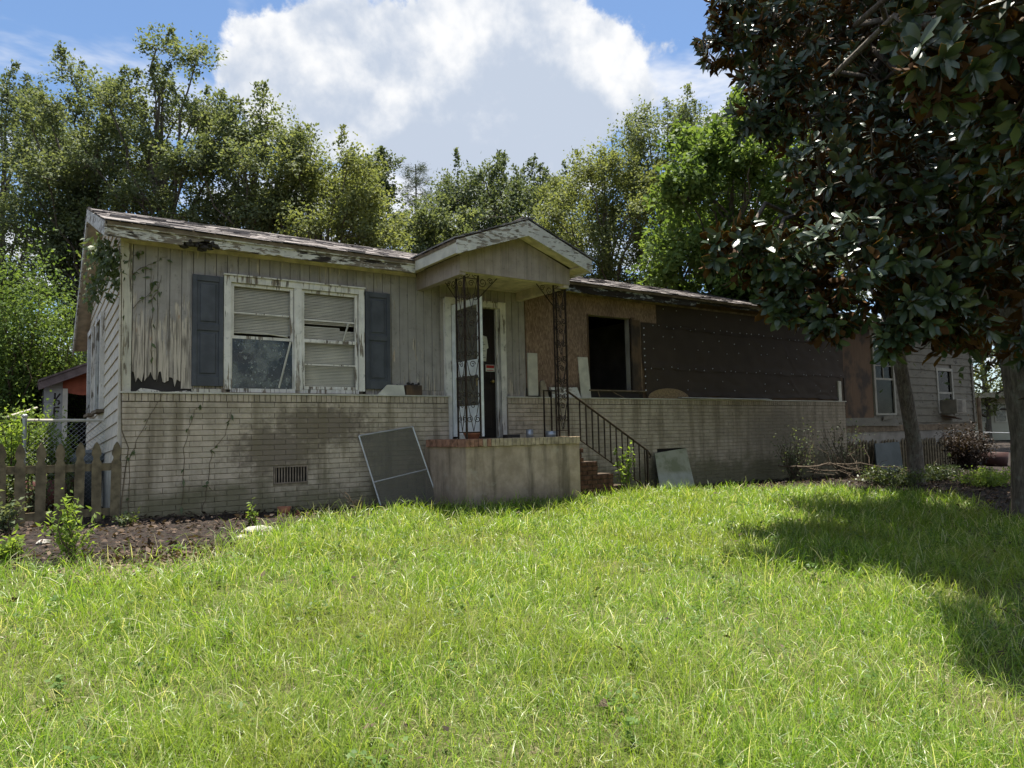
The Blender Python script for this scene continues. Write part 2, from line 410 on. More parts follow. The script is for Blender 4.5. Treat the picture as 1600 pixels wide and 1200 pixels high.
def stucco(g, b):
    p = g.pos(); st = g.noise(g.mapv(p, (4.5, 4.5, .5)), 1, 6, .62); n = g.noise(p, 4, 8, .68); z = g.sep(p)[2]
    c = g.mix(g.step(n, .3, .72), (.54, .41, .30), (.34, .255, .175))
    c = g.mix(g.math('MULTIPLY', g.step(st, .47, .68), .7), c, (.10, .078, .05))
    c = g.mix(g.step(g.noise(p, 2.3, 9, .7), .56, .64), c, g.mix(.45, c, (.50, .42, .32)))
    c = g.mix(g.math('MULTIPLY', g.step(z, .25, -.15), .55), c, (.07, .062, .045))
    g.put(b.inputs['Base Color'], c); b.inputs['Roughness'].default_value = .92
    bump(g, b, g.math('ADD', g.noise(p, 30, 6, .7), g.math('MULTIPLY', g.noise(p, 5, 4), 1.5)), .5, .012)
M_stucco = material('stucco', stucco)
def glass(g, b, dirt=.78):
    """grimy window glass: clear, mirror-like, with milky dirt"""
    nt = g.nt; p = g.pos(); out = [n for n in nt.nodes if n.type == 'OUTPUT_MATERIAL'][0]
    tr = g.n('ShaderNodeBsdfTransparent'); tr.inputs[0].default_value = (.85, .86, .85, 1) if dirt > .3 else (.4, .36, .3, 1)
    gl = g.n('ShaderNodeBsdfGlossy'); gl.inputs['Roughness'].default_value = .06
    fr = g.n('ShaderNodeFresnel'); fr.inputs[0].default_value = 1.38 if dirt > .3 else 1.2
    m1 = g.n('ShaderNodeMixShader'); nt.links.new(fr.outputs[0], m1.inputs[0]); nt.links.new(tr.outputs[0], m1.inputs[1]); nt.links.new(gl.outputs[0], m1.inputs[2])
    d = g.math('MAXIMUM', g.math('MULTIPLY', g.step(g.noise(p, 3.4, 7, .62), .42, .70), .55), g.step(g.noise(g.mapv(p, (24, 24, 18)), 1, 5, .6), .57, .66))
    b.inputs['Base Color'].default_value = (.36, .37, .34, 1)
    m2 = g.n('ShaderNodeMixShader'); g.put(m2.inputs[0], g.math('MULTIPLY', d, dirt)); nt.links.new(m1.outputs[0], m2.inputs[1]); nt.links.new(b.outputs[0], m2.inputs[2])
    nt.links.new(m2.outputs[0], out.inputs[0])
M_glass = material('dirty_glass', glass); M_dull = peeling('grimy_shaded_white', (.36, .335, .27), (.10, .08, .055), .36); M_glass2 = material('old_glass', lambda g, b: glass(g, b, .10))  # M_dull: white paint darkened for dirt and for the wing's shade
def mesh_screen(g, b):
    nt = g.nt; out = [n for n in nt.nodes if n.type == 'OUTPUT_MATERIAL'][0]
    tr = g.n('ShaderNodeBsdfTransparent'); b.inputs['Base Color'].default_value = (.20, .18, .135, 1)
    m = g.n('ShaderNodeMixShader'); m.inputs[0].default_value = .42
    nt.links.new(tr.outputs[0], m.inputs[1]); nt.links.new(b.outputs[0], m.inputs[2]); nt.links.new(m.outputs[0], out.inputs[0])
M_screen = material('insect_screen', mesh_screen)

# ================================================================== the house
house = thing('house', 'long abandoned brick and grey board house with gabled front porch', 'house', (0, 0, 0))
def walls(mb, x0, x1, z0, z1, y0, y1, holes=()):
    """wall slab in the XZ plane with openings"""
    cx = sorted({x0, x1, *[h[0] for h in holes], *[h[1] for h in holes]}); cz = sorted({z0, z1, *[h[2] for h in holes], *[h[3] for h in holes]})
    for a, b_ in zip(cx, cx[1:]):
        for c, d in zip(cz, cz[1:]):
            if not any(h[0] <= a and b_ <= h[1] and h[2] <= c and d <= h[3] for h in holes): mb.box(a, b_, y0, y1, c, d)
    return mb
W1 = (1.22, 2.94, 1.52, 2.88); DO = (4.44, 5.35, .80, 2.87); W2 = (7.25, 8.29, 1.60, 2.94); W3 = (16.72, 17.58, 1.14, 3.08); W4 = (20.0, 20.8, 1.18, 2.35)
walls(MB(), .02, 22.05, -.4, 3.34, .125, .24, (W1, DO, W2, W3, W4)).build('inner_wall', M_room, house)
B('back_wall', M_room, house, .02, 22.05, 5.3, 5.42, -.4, 2.95)
B('room_floor', M_room, house, .02, 22.05, .25, 5.3, .55, .74)
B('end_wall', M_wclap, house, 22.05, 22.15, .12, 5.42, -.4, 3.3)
B('partition', M_room, house, 10.2, 10.3, .25, 5.3, .74, 3.3); B('partition', M_room, house, 5.9, 6.0, .25, 3.6, .74, 3.3)
stripbit = MB(); stripbit.tube([(7.85, 1.5, 3.3), (7.85, 1.5, 2.35)], .006, 4); stripbit.build('pull_cord', M_white2, house)

# ---- brick apron wall
COURSE, BL = .0685, .292
bw = MB().box(0, 1.745, .010, .118, -.45, 1.335).box(1.745, 2.185, .010, .118, -.45, .28).box(1.745, 2.185, .010, .118, .495, 1.335).box(2.185, 4.36, .010, .118, -.45, 1.335).box(5.44, 8.78, .010, .118, -.45, 1.335).box(8.78, 9.55, .010, .118, -.45, .30).box(8.78, 9.55, .010, .118, .53, 1.335).box(9.55, 15.16, .010, .118, -.45, 1.335).build('brick_wall', M_mortar, house)
B('return', M_mortar, bw, 15.05, 15.155, .118, .30, -.45, 1.335)
bm_full = MB().cbox(0, BL - .005, -.006, .02, 0, COURSE - .0065, .004); bm_half = MB().cbox(0, BL / 2 - .005, -.006, .02, 0, COURSE - .0065, .004)
me_brick = {}
def brick_at(x, z, length, vent=None):
    key = round(length, 3)
    if key not in me_brick:
        me = bpy.data.meshes.new('brick'); q = MB().cbox(0, length - .003, -.006, .02, 0, COURSE - .0065, .004)
        me.from_pydata(q.v, [], q.f); me.materials.append(M_brick); me_brick[key] = me
    o = link('brick', me_brick[key], bw); o.location = (x, random.uniform(-.0025, .0015), z); o.rotation_euler = (0, random.uniform(-.004, .004), 0)
VENT = (1.74, 2.19, .275, .50)
rest = MB(); zc_ = 1.335 - COURSE; row = 0
while zc_ > -.42:
    off = (BL / 2 if row % 2 else 0.0)
    for (a, e, single) in ((0.0, 4.355, True), (5.445, 15.155, False)):
        x = a - off
        while x < e - .02:
            x0, x1 = max(x, a), min(x + BL, e); x += BL
            segs = [(x0, x1)]
            hole = VENT if single else (8.78, 9.55, .30, .53)
            if zc_ + COURSE * .7 > hole[2] and zc_ + COURSE * .3 < hole[3]:
                segs = [(s0, s1) for s0, s1 in ((x0, min(x1, hole[0])), (max(x0, hole[1]), x1)) if s1 - s0 > .03]
            for s0, s1 in segs:
                if single and zc_ > -.12: brick_at(s0, zc_, s1 - s0)
                else:
                    dy = random.uniform(-.003, .0015); rest.cbox(s0, s1 - .003, -.006 + dy, .02, zc_, zc_ + COURSE - .0065, .004)
    zc_ -= COURSE; row += 1
stuff(rest.build('brick_courses', M_brick, bw))
# soldier course with thin ledge above
cap = MB()
for a, e in ((0.0, 4.36), (5.44, 15.16)):
    x = a
    while x < e - .03:
        wd = min(.068, e - x); cap.cbox(x, x + wd - .006, -.012 + random.uniform(-.003, .002), .05, 1.340, 1.432, .004); x += .068
stuff(cap.build('soldier_bricks', M_brick, bw))
MB().box(-.02, 4.37, -.035, .11, 1.434, 1.452).box(5.43, 15.18, -.035, .11, 1.434, 1.452).build('ledge', M_white2, bw)
# foundation vent
M_vent = simple('rusty_vent', (.26, .205, .15), .8, .3, 9); M_void = simple('vent_hollow_black', (.008, .007, .006), .95, .2, 4)  # M_void paints the unlit hollow behind the slats as flat black
fv = B('foundation_vent', M_void, house, 1.746, 2.184, .06, .09, .281, .494)
MB().box(1.74, 2.19, -.012, .028, .275, .29).box(1.74, 2.19, -.012, .028, .485, .50).box(1.74, 1.757, -.0121, .028, .29, .485).box(2.173, 2.19, -.0121, .028, .29, .485).build('frame', M_vent, fv)
for k in range(11):
    B('slat', M_vent, fv, 1.770 + k * .0365, 1.784 + k * .0365, .004, .026, .2905, .4845)
B('crawl_opening', M_dark, house, 8.785, 9.545, .09, .117, .305, .525)  # dark panel stands in for the unlit crawl space behind the hole

# ---- grey board front
sid = B('front_siding', M_dark, house, .03, 5.885, .112, .124, 2.88, 3.25)
def plank(parent, name, mat, x0, x1, z0, z1, y=.10, jag=False, t=.02):
    """one upright board; a rotten one ends in splinters"""
    m = MB(); x1 -= .0065
    if not jag: m.cbox(x0, x1, y - t / 2, y + .012, z0, z1, .003)
    else:
        n = 7; xsx = np.linspace(x0, x1, n); low = [z0 + random.random() ** 1.6 * jag for _ in xsx]
        m.prism([(xsx[i], y + .012, low[i]) for i in range(n)] + [(x1, y + .012, z1), (x0, y + .012, z1)], (0, -.012 - t / 2, 0))
    return m.build(name, mat, parent)
x = .105
while x < 5.86:
    wd = .1345; x1 = min(x + wd, 5.88); c = (x + x1) / 2
    holes = [h for h in ((1.13, 3.03, 1.45, 2.965), (4.33, 5.45, 0, 2.955)) if h[0] < c < h[1]]
    jag = 0; z0 = 1.455
    if x < .72: jag, z0 = .14, 1.52 + (.05 if x < .4 else 0)
    if 3.45 < x < 3.75: jag, z0 = .07, 1.56
    if .53 < x < .66: jag, z0 = .0, 1.50
    if holes: z0, jag = holes[0][3] - .02, 0
    plank(sid, 'plank', M_siding, x, x1, z0 if not (3.75 <= x < 4.33) else 1.53, 3.262, jag=jag); x = x1
B('base_board', M_siding, sid, 3.75, 4.33, .086, .11, 1.455, 1.527); B('base_board', M_siding, sid, 5.456, 5.87, .086, .11, 1.455, 1.50)
B('rotten_sill', M_dark, sid, .03, 1.13, .108, .1195, 1.453, 1.75); B('rotten_sill', M_dark, sid, 3.03, 4.3, .108, .1195, 1.453, 1.75)
MB().prism([(.14, .03, 1.453), (.42, .03, 1.453), (.38, .05, 1.475), (.2, .05, 1.50)], (0, .05, 0)).prism([(.46, .02, 1.453), (.78, .02, 1.453), (.7, .04, 1.475)], (0, .05, 0)).box(.76, 1.1, .05, .09, 1.454, 1.50).build('broken_splinters', M_corner, sid)
MB().cbox(-.005, .095, .075, .125, 1.453, 3.26, .004).build('corner_board', M_corner, house)
B('frieze', M_cream, house, -.02, 3.86, .062, .098, 3.235, 3.285)
B('frieze', M_wood, house, 5.92, 15.3, .07, .098, 3.26, 3.30)

# ---- front window pair
win = MB().box(1.13, 1.215, .045, .124, 1.50, 2.965).box(2.945, 3.03, .045, .124, 1.50, 2.965).box(1.215, 2.945, .045, .124, 2.885, 2.965).box(2.03, 2.13, .05, .124, 1.50, 2.885).box(1.215, 2.945, .06, .124, 1.462, 1.515).build('window', M_white, house)
MB().box(1.12, 3.04, .02, .06, 2.966, 2.985).build('drip_cap', M_white, win)
MB().box(1.12, 3.05, .0, .12, 1.454, 1.4615).build('sill', M_wood, win)
def sash(x0, x1, z0, z1, y, bars=(), wd=.038, mat=None):
    m = MB().box(x0, x0 + wd, y, y + .03, z0, z1).box(x1 - wd, x1, y, y + .03, z0, z1).box(x0 + wd, x1 - wd, y, y + .03, z0, z0 + wd).box(x0 + wd, x1 - wd, y, y + .03, z1 - wd, z1)
    for b_ in bars: m.box(x0 + wd, x1 - wd, y + .003, y + .027, b_ - .009, b_ + .009)
    return m.build('sash', mat or M_white, win)
sash(1.222, 2.024, 2.16, 2.88, .085, (2.50,)); sash(2.137, 2.938, 2.17, 2.88, .085, (2.47,)); sash(2.137, 2.938, 1.52, 2.20, .075, (1.86,))
B('stop', M_white, win, 1.222, 1.236, .07, .10, 1.517, 2.16); B('stop', M_white, win, 2.010, 2.024, .07, .10, 1.517, 2.16)
B('pane', M_glass, win, 1.236, 2.010, .086, .089, 1.517, 2.163)
MB().tube([(1.83, .075, 1.53), (1.985, .075, 2.15)], .013, 4).build('loose_strip', M_white2, win)
MB().tube([(2.72, .07, 2.20), (2.80, .07, 2.46)], .013, 4).tube([(1.3, .08, 2.235), (1.6, .08, 2.25), (1.95, .08, 2.215)], .008, 4).build('broken_muntin', M_white2, win)
bl = MB()
for (a, e, z0, z1) in ((1.25, 2.0, 2.24, 2.86), (2.16, 2.92, 2.19, 2.38), (2.16, 2.92, 2.425, 2.86), (2.16, 2.92, 1.54, 2.17)):
    z = z0
    while z < z1:
        q = random.uniform(-.0012, .0012); e2 = e - (.22 if (a > 2.1 and 2.34 < z < 2.39) else 0)
        bl.add([(a, .145, z + q), (e2, .145, z), (e2, .163, z + .019), (a, .163, z + .019 + q)], [(0, 1, 2, 3)]); z += .0205
stuff(bl.build('blind_slats', M_blind, win))
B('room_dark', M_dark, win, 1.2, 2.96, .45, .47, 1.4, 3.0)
# ---- shutters
for x0, x1 in ((.757, 1.122), (3.045, 3.425)):
    sh = MB().cbox(x0, x1, .052, .072, 1.535, 2.935, .006).build('shutter', M_shutter, house)
    MB().cbox(x0 + .0, x0 + .055, .034, .0515, 1.535, 2.935).cbox(x1 - .055, x1, .034, .0515, 1.535, 2.935).cbox(x0 + .0552, x1 - .0552, .034, .0515, 2.86, 2.935).cbox(x0 + .0552, x1 - .0552, .034, .0515, 2.235, 2.315).cbox(x0 + .0552, x1 - .0552, .034, .0515, 1.535, 1.66).build('frame', M_shutter, sh)
    for z0, z1 in ((1.69, 2.205), (2.345, 2.83)):
        MB().cbox(x0 + .085, x1 - .085, .040, .0515, z0, z1, .012).build('panel', M_shutter, sh)

# ---- side wall
side = B('side_wall', M_dark, house, .005, .10, .13, 5.42, -.4, 2.95)
def roof_under(y): return 3.33 + .335 * (y + .25) if y < 2.72 else 4.325 - .53 * (y - 2.72)
def yspan(z):
    a = .10 if z < 3.42 else -.25 + (z - 3.33) / .335; e = 5.4 if z < 2.88 else 2.72 + (4.325 - z) / .53
    return max(a, .10), min(e, 5.40)
MB().prism([(.005, .13, 2.95), (.005, 5.3, 2.95), (.005, 2.72, 4.28), (.005, .13, 3.40)], (.095, 0, 0)).build('gable', M_dark, side)
z = .64
while z < 4.2:
    a, e = yspan(z + .10)
    if e - a > .15:
        dz = .048 * (e - .1); da = .048 * (a - .1)
        MB().add([(-.026, a, z - da), (-.026, e, z - dz), (-.008, e, z - dz + .175), (-.008, a, z - da + .175), (.004, a, z - da), (.004, e, z - dz), (.004, e, z - dz + .175), (.004, a, z - da + .175)],
                 [(0, 1, 2, 3)[::-1], (4, 5, 6, 7), (0, 4, 5, 1)[::-1], (3, 2, 6, 7), (0, 3, 7, 4)[::-1], (1, 5, 6, 2)]).build('clapboard', M_clap, side)
    z += .158
MB().box(-.036, -.001, .06, .128, .62, 3.3).build('side_corner_board', M_clap, side)
B('foundation', M_white2, side, -.012, .004, .13, 5.4, -.4, .635)
for yc in (2.55, 4.15):
    sw = MB().box(-.075, -.01, yc - .45, yc - .36, 1.33, 2.72).box(-.075, -.01, yc + .36, yc + .45, 1.33, 2.72).box(-.075, -.01, yc - .36, yc + .36, 2.63, 2.72).build('side_window', M_white, house)
    B('sill', M_wood, sw, -.11, -.01, yc - .48, yc + .48, 1.285, 1.328); B('pane', M_glass, sw, -.034, -.028, yc - .36, yc + .36, 1.33, 2.63)

# ---- main roof
RL, RR = -.22, 22.35
roof = MB().prism([(RL, -.27, 3.345), (RL, 2.72, 4.31), (RL, 2.72, 4.345), (RL, -.27, 3.385)], (RR - RL, 0, 0)).prism([(RL, 2.7205, 4.31), (RL, 5.85, 2.64), (RL, 5.85, 2.68), (RL, 2.7205, 4.345)], (RR - RL, 0, 0)).build('roof', M_wood, house)
shm = MB(); nrow = 23
for i in range(nrow):
    t0 = i / nrow; x = RL - .02 - random.random() * .3
    y0, z0 = -.30 + t0 * 3.04, 3.388 + t0 * .972; y1, z1 = y0 + .19, z0 + .19 * .321
    while x < RR:
        wd = random.uniform(.14, .36); lift = random.uniform(.004, .016) + (.02 if random.random() < .04 else 0); dy = random.uniform(-.012, .012)
        xa, xb = max(x, RL - .02), min(x + wd - .004, RR + .02); x += wd
        if xb - xa < .03: continue
        shm.add([(xa, y0 + dy, z0 + lift), (xb, y0 + dy, z0 + lift + random.uniform(-.004, .004)), (xb, y1, z1 + .006), (xa, y1, z1 + .006), (xa, y0 + dy, z0 - .004 + lift * .5), (xb, y0 + dy, z0 - .004 + lift * .5)],
                [(0, 1, 2, 3), (0, 4, 5, 1)])
for i in range(12):
    t0 = i / 12; shm.box(RL - .02, RR + .02, 2.74 + t0 * 3.1, 2.74 + t0 * 3.1 + .262, 4.37 - t0 * 1.655 - .142, 4.37 - t0 * 1.655 - .13)
stuff(shm.build('shingles', M_shingle, roof))
def long_fascia(name, mat, x0, x1, y, z0, z1, jag=0.0, seed=3, sag=0.0):
    """eave board whose lower edge is eaten away"""
    r_ = np.random.default_rng(seed); n = max(4, int((x1 - x0) / .06)); xsx = np.linspace(x0, x1, n); ph = r_.random() * 6
    bite = np.clip(np.sin(xsx * 2.3 + ph) * .5 + r_.normal(0, .3, n), 0, 1) * jag
    m = MB()
    for i in range(n - 1):
        zz0, zz1 = z0 + bite[i] - sag * math.sin(math.pi * i / n), z0 + bite[i + 1] - sag * math.sin(math.pi * (i + 1) / n)
        m.add([(xsx[i], y, zz0), (xsx[i + 1], y, zz1), (xsx[i + 1], y, z1), (xsx[i], y, z1), (xsx[i], y + .024, zz0), (xsx[i + 1], y + .024, zz1), (xsx[i + 1], y + .024, z1), (xsx[i], y + .024, z1)],
              [(0, 1, 2, 3), (4, 7, 6, 5), (0, 4, 5, 1), (3, 2, 6, 7)] + ([(0, 3, 7, 4)] if i == 0 else []) + ([(1, 5, 6, 2)] if i == n - 2 else []))
    return m.build(name, mat, roof)
long_fascia('fascia', M_fascia, RL, .60, -.235, 3.215, 3.352, .01, 1)
long_fascia('fascia', M_fascia, .60, 1.00, -.235, 3.26, 3.352, .07, 5)
long_fascia('fascia', M_fascia, 1.00, 3.70, -.235, 3.215, 3.352, .03, 9)
long_fascia('fascia', M_fasciad, 6.0, 9.75, -.235, 3.225, 3.352, .02, 4)
long_fascia('fascia', M_fasciad, 9.75, 22.3, -.2, 3.30, 3.352, .03, 6)
MB().box(RL - .01, 3.70, -.262, -.236, 3.330, 3.384).build('drip_board', M_whiteh, roof)
MB().box(6.0, 22.3, -.262, -.236, 3.345, 3.384).build('drip_board', M_fasciad, roof)
soff = MB(); soff.box(RL, .62, -.21, .06, 3.288, 3.302).box(.95, 3.86, -.21, .06, 3.288, 3.302).box(5.95, 9.0, -.21, .07, 3.302, 3.314).build('soffit', M_cream, roof)
rot = MB()
for k in range(26):
    xx = random.uniform(.58, 1.02); zz_ = random.uniform(3.19, 3.30); rot.rock((xx, -.19 + random.uniform(-.05, .06), zz_), (random.uniform(.02, .06), .03, random.uniform(.012, .03)), k)
rot.build('rotten_debris', M_dark, roof)
# rake boards of the gable end
MB().prism([(RL - .012, -.27, 3.20), (RL - .012, 2.72, 4.155), (RL - .012, 2.72, 4.335), (RL - .012, -.27, 3.375)], (.026, 0, 0)).build('rake_board', M_whiteh, roof)
MB().prism([(RL - .012, 2.722, 4.155), (RL - .012, 5.85, 2.46), (RL - .012, 5.85, 2.66), (RL - .012, 2.722, 4.335)], (.026, 0, 0)).build('rake_board', M_whiteh, roof)
MB().prism([(RL + .015, 2.73, 4.22), (RL + .015, 5.85, 2.545), (RL + .015, 5.85, 2.57), (RL + .015, 2.73, 4.245)], (.20, 0, 0)).prism([(RL + .015, -.2, 3.27), (RL + .015, 2.71, 4.20), (RL + .015, 2.71, 4.225), (RL + .015, -.2, 3.295)], (.20, 0, 0)).build('rake_soffit', M_cream, roof)

# ---- porch
px0, px1, pyf = 3.92, 5.935, -1.2
pbase = MB().box(px0 + .02, px1 - .02, pyf + .02, .008, -.5, .690).build('porch_base', M_stucco, house)
B('porch_floor', M_stucco, pbase, px0 + .08, px1 - .06, pyf + .1, .10, .6905, .785)
me_capb = {}
def cap_brick(x, y, rot, red):
    if red not in me_capb:
        q = MB().cbox(-.031, .031, -.105, .105, -.052, .052, .004); me = bpy.data.meshes.new('cap_brick'); me.from_pydata(q.v, [], q.f); me.materials.append(M_redbrick if red else M_capbrick); me_capb[red] = me
    o = link('cap_brick', me_capb[red], pbase); o.location = (x, y, .746 + random.uniform(-.003, .003)); o.rotation_euler = (0, 0, rot + random.uniform(-.02, .02))
k = 0
while px0 + .04 + k * .0685 < px1: cap_brick(px0 + .03 + k * .0685, pyf + .085, 0, k < 6 and k != 4); k += 1
for k in range(13): cap_brick(px0 + .085, pyf + .235 + k * .0685, math.pi / 2 + math.pi, k < 13)
for k in range(13): cap_brick(px1 - .085, pyf + .235 + k * .0685, math.pi / 2, False)
# porch roof
AX, AZ, EZ, HW, PF, PB = 4.845, 3.865, 3.425, 1.165, -1.46, 1.25
proof = MB()
for s in (-1, 1):
    proof.prism([(AX, PF, AZ - .04), (AX + s * (HW + .01), PF, EZ - .04), (AX + s * (HW + .01), PF, EZ), (AX, PF, AZ)], (0, PB - PF, 0))
proof = proof.build('porch_roof', M_wood, house)
ps = MB()
for s in (-1, 1):
    for i in range(9):
        t0 = i / 9
        xa, xb = AX + s * (HW + .035) * (1 - t0), AX + s * (HW + .035) * (1 - t0 - .135)
        za, zb = EZ + .008 + (AZ - EZ) * t0 + .014, EZ + .008 + (AZ - EZ) * (t0 + .125) + .006
        y = PF - .03
        while y < PB:
            wd = random.uniform(.2, .36); l_ = random.uniform(0, .008); y2 = min(y + wd - .004, PB)
            ps.add([(xa, y, za + l_), (xa, y2, za + l_), (xb, y2, zb), (xb, y, zb), (xa, y, za - .016), (xa, y2, za - .016), (xb, y, zb - .012)], [(0, 1, 2, 3), (0, 4, 5, 1), (0, 3, 6, 4)]); y += wd
ps.box(AX - .09, AX + .09, PF - .03, PB, AZ + .012, AZ + .022)
stuff(ps.build('shingles', M_shingle, proof))
for s in (-1, 1):
    MB().prism([(AX, PF - .022, AZ - .235), (AX + s * HW, PF - .022, EZ - .20), (AX + s * HW, PF - .022, EZ - .012), (AX, PF - .022, AZ - .012)], (0, .024, 0)).build('gable_fascia', M_whiteh, proof)
    xe = AX + s * HW; B('side_fascia', M_white2 if s < 0 else M_whiteh, proof, min(xe, xe - s * .024), max(xe, xe - s * .024), PF + .003, -.262, EZ - .185, EZ - .03)
    xi = AX + s * .97
    MB().prism([(xi, PF + .003, EZ - .118), (xe - s * .026, PF + .003, EZ - .165), (xe - s * .026, PF + .003, EZ - .15), (xi, PF + .003, EZ - .103)], (0, 1.3, 0)).build('eave_soffit', M_cream, proof)
    MB().prism([(AX, PF + .004, AZ - .20), (AX + s * HW * .97, PF + .004, EZ - .15), (AX + s * HW * .97, PF + .004, EZ - .135), (AX, PF + .004, AZ - .185)], (0, .24, 0)).build('gable_soffit', M_cream, proof)
gy = -1.2; x = 3.885
while x < 5.80:
    x1 = min(x + .1345, 5.805); tz = lambda xx: AZ - .19 - abs(xx - AX) * (AZ - EZ) / HW
    poly = [(x, gy, 3.075), (x1 - .004, gy, 3.075), (x1 - .004, gy, tz(x1))] + ([(AX, gy, tz(AX))] if x < AX < x1 else []) + [(x, gy, tz(x))]
    MB().prism(poly, (0, .02, 0)).build('gable_plank', M_gable, proof); x = x1
MB().box(3.885, 3.985, gy + .022, .085, 3.035, 3.30).build('beam', M_gable, proof)
MB().box(5.70, 5.80, gy + .022, .085, 3.035, 3.30).build('beam', M_cream, proof)
MB().box(3.985, 5.70, gy + .022, gy + .12, 3.078, 3.28).build('beam', M_cream, proof)
B('porch_ceiling', M_cream, proof, 3.987, 5.698, gy + .122, .085, 3.17, 3.185)
# ---- doors
fr = MB().box(4.335, 4.44, .03, .2, .79, 2.955).box(5.35, 5.455, .03, .2, .79, 2.955).box(4.44, 5.35, .03, .2, 2.875, 2.955).box(4.3355, 5.4545, .02, .045, 2.956, 2.975).build('door_frame', M_white, house)
B('stop', M_white, fr, 5.315, 5.349, .11, .16, .79, 2.874)
B('threshold', M_wood, fr, 4.44, 5.35, -.02, .2, .787, .800)
fd = MB().box(4.445, 5.31, .165, .205, .805, 2.87).build('front_door', M_door, house)
for (a, e, z0, z1) in ((4.53, 4.84, .95, 1.6), (4.92, 5.23, .95, 1.6), (4.53, 4.84, 1.75, 2.75), (4.92, 5.23, 1.75, 2.75)): MB().cbox(a, e, .158, .1645, z0, z1, .006).build('panel', M_door, fd)
MB().rock((5.235, .11, 1.70), (.03, .03, .03), 1).tube([(5.235, .165, 1.70), (5.235, .12, 1.70)], .012, 8).build('knob', M_brass, fd, True)
SX = 4.462; D0, D1, Z0, Z1 = .02, -.80, .83, 2.85
def drect(a, b_, z0, z1, t=.02): return (SX - t, SX + t, min(a, b_), max(a, b_), z0, z1)
sd = MB().box(*drect(D0, D0 - .085, Z0, Z1)).box(*drect(D1 + .085, D1, Z0, Z1)).box(*drect(D0 - .085, D1 + .085, Z1 - .10, Z1)).box(*drect(D0 - .085, D1 + .085, 1.72, 1.95, .018)).box(*drect(D0 - .085, D1 + .085, Z0, 1.28, .018)).build('storm_door', M_doorw, house)
B('pane', M_screen, sd, SX - .003, SX + .003, D1 + .085, D0 - .085, 1.95, Z1 - .10); B('pane', M_screen, sd, SX - .003, SX + .003, D1 + .085, D0 - .085, 1.28, 1.72)
for z0, z1 in ((.90, 1.19), (1.765, 1.905)):
    MB().box(SX - .027, SX - .0185, D1 + .13, D0 - .13, z0, z1).build('panel', M_doorw, sd)
MB().tube([(SX - .03, D1 + .05, 1.66), (SX - .06, D1 + .05, 1.66), (SX - .06, D1 + .05, 1.56)], .008, 6).build('handle', M_brass, sd)

# ---- iron columns
def spiral(c, r, u, turns=1.6, start=0.0, hand=1, axis=0):
    """flat scroll; u = horizontal unit direction of the panel"""
    pts = []
    for i in range(19):
        t = i / 18; a = start + hand * turns * 2 * math.pi * t; rr = r * (1 - .80 * t)
        pts.append((c[0] + u[0] * rr * math.cos(a), c[1] + u[1] * rr * math.cos(a), c[2] + rr * math.sin(a)))
    return pts
def column(cx, cy_, ux, uy, ztop):
    """corner column: three posts, two scrollwork panels"""
    col = MB().box(cx - .0115, cx + .0115, cy_ - .0115, cy_ + .0115, .80, ztop).build('porch_column', M_iron, house)
    for d in (ux, uy):
        e = (cx + d[0] * .225, cy_ + d[1] * .225)
        B('post', M_iron, col, e[0] - .010, e[0] + .010, e[1] - .010, e[1] + .010, .80, ztop)
        m = MB(); P_ = lambda t, z: (cx + d[0] * .225 * t, cy_ + d[1] * .225 * t, z)
        for zb in (.89, ztop - .05): m.tube([P_(0, zb), P_(1, zb)], .007, 4)
        z = .90
        while z < ztop - .45:
            m.tube([P_(.5, z), P_(.06, z + .44)], .0055, 4); m.tube([P_(.5, z), P_(.94, z + .44)], .0055, 4)
            for s, q in ((-1, .22), (1, .78)):
                m.tube(spiral(P_(q, z + .17), .052, d, 1.5, math.pi / 2, s), .0055, 4); m.tube(spiral(P_(q, z + .50), .055, d, 1.5, -math.pi / 2, -s), .0055, 4)
            m.tube(spiral(P_(.5, z + .36), .05, d, 1.4, 0, 1), .0055, 4)
            z += .565
        stuff(m.build('scrollwork', M_iron, col))
        # bracket under the beam
        b_ = MB(); b_.tube([P_(1, ztop - .32), P_(2.4, ztop - .01)], .007, 5)
        b_.tube(spiral(P_(1.32, ztop - .09), .07, d, 1.5, math.pi, 1), .006, 4).tube(spiral(P_(1.9, ztop - .06), .045, d, 1.5, math.pi, -1), .006, 4)
        b_.build('bracket', M_iron, col)
column(4.02, -1.08, (1, 0), (0, 1), 3.074)
column(5.80, -1.08, (-1, 0), (0, 1), 3.074)
# ---- steps and railing
M_stepcore = simple('dirty_step_mortar', (.07, .05, .035), .95, .3, 8)
stp = B('porch_steps', M_stepcore, house, 5.94, 6.10, -1.0, .0, -.4, .60)
MB().box(6.10, 6.42, -1.0, .0, -.4, .40).box(6.42, 6.74, -1.0, .0, -.4, .20).box(6.74, 7.06, -1.0, .0, -.4, .0).build('step_core', M_stepcore, stp)
q = MB().cbox(0, .195, -.008, .05, 0, .060, .004); me_sb = bpy.data.meshes.new('brick'); me_sb.from_pydata(q.v, [], q.f); me_sb.materials.append(M_stepbrick)
for i, (a, e, zt) in enumerate(((5.942, 6.10, .60), (6.10, 6.42, .40), (6.42, 6.74, .20), (6.74, 7.06, .0))):
    z = -.29; r_ = 0
    while z + .06 <= zt + .02:
        xx = a - (.1 if r_ % 2 else 0)
        while xx < e - .03:
            if xx >= a - .001 and xx + .195 <= e + .06:
                o = link('brick', me_sb, stp); o.location = (xx, -1.004 + random.uniform(-.004, .003), z)
            else:
                x0_, x1_ = max(xx, a), min(xx + .195, e + .0)
                if x1_ - x0_ > .04: MB().cbox(x0_, x1_, -1.012, -.99, z, z + .06).build('brick', M_stepbrick, stp)
            xx += .205
        z += .0695; r_ += 1
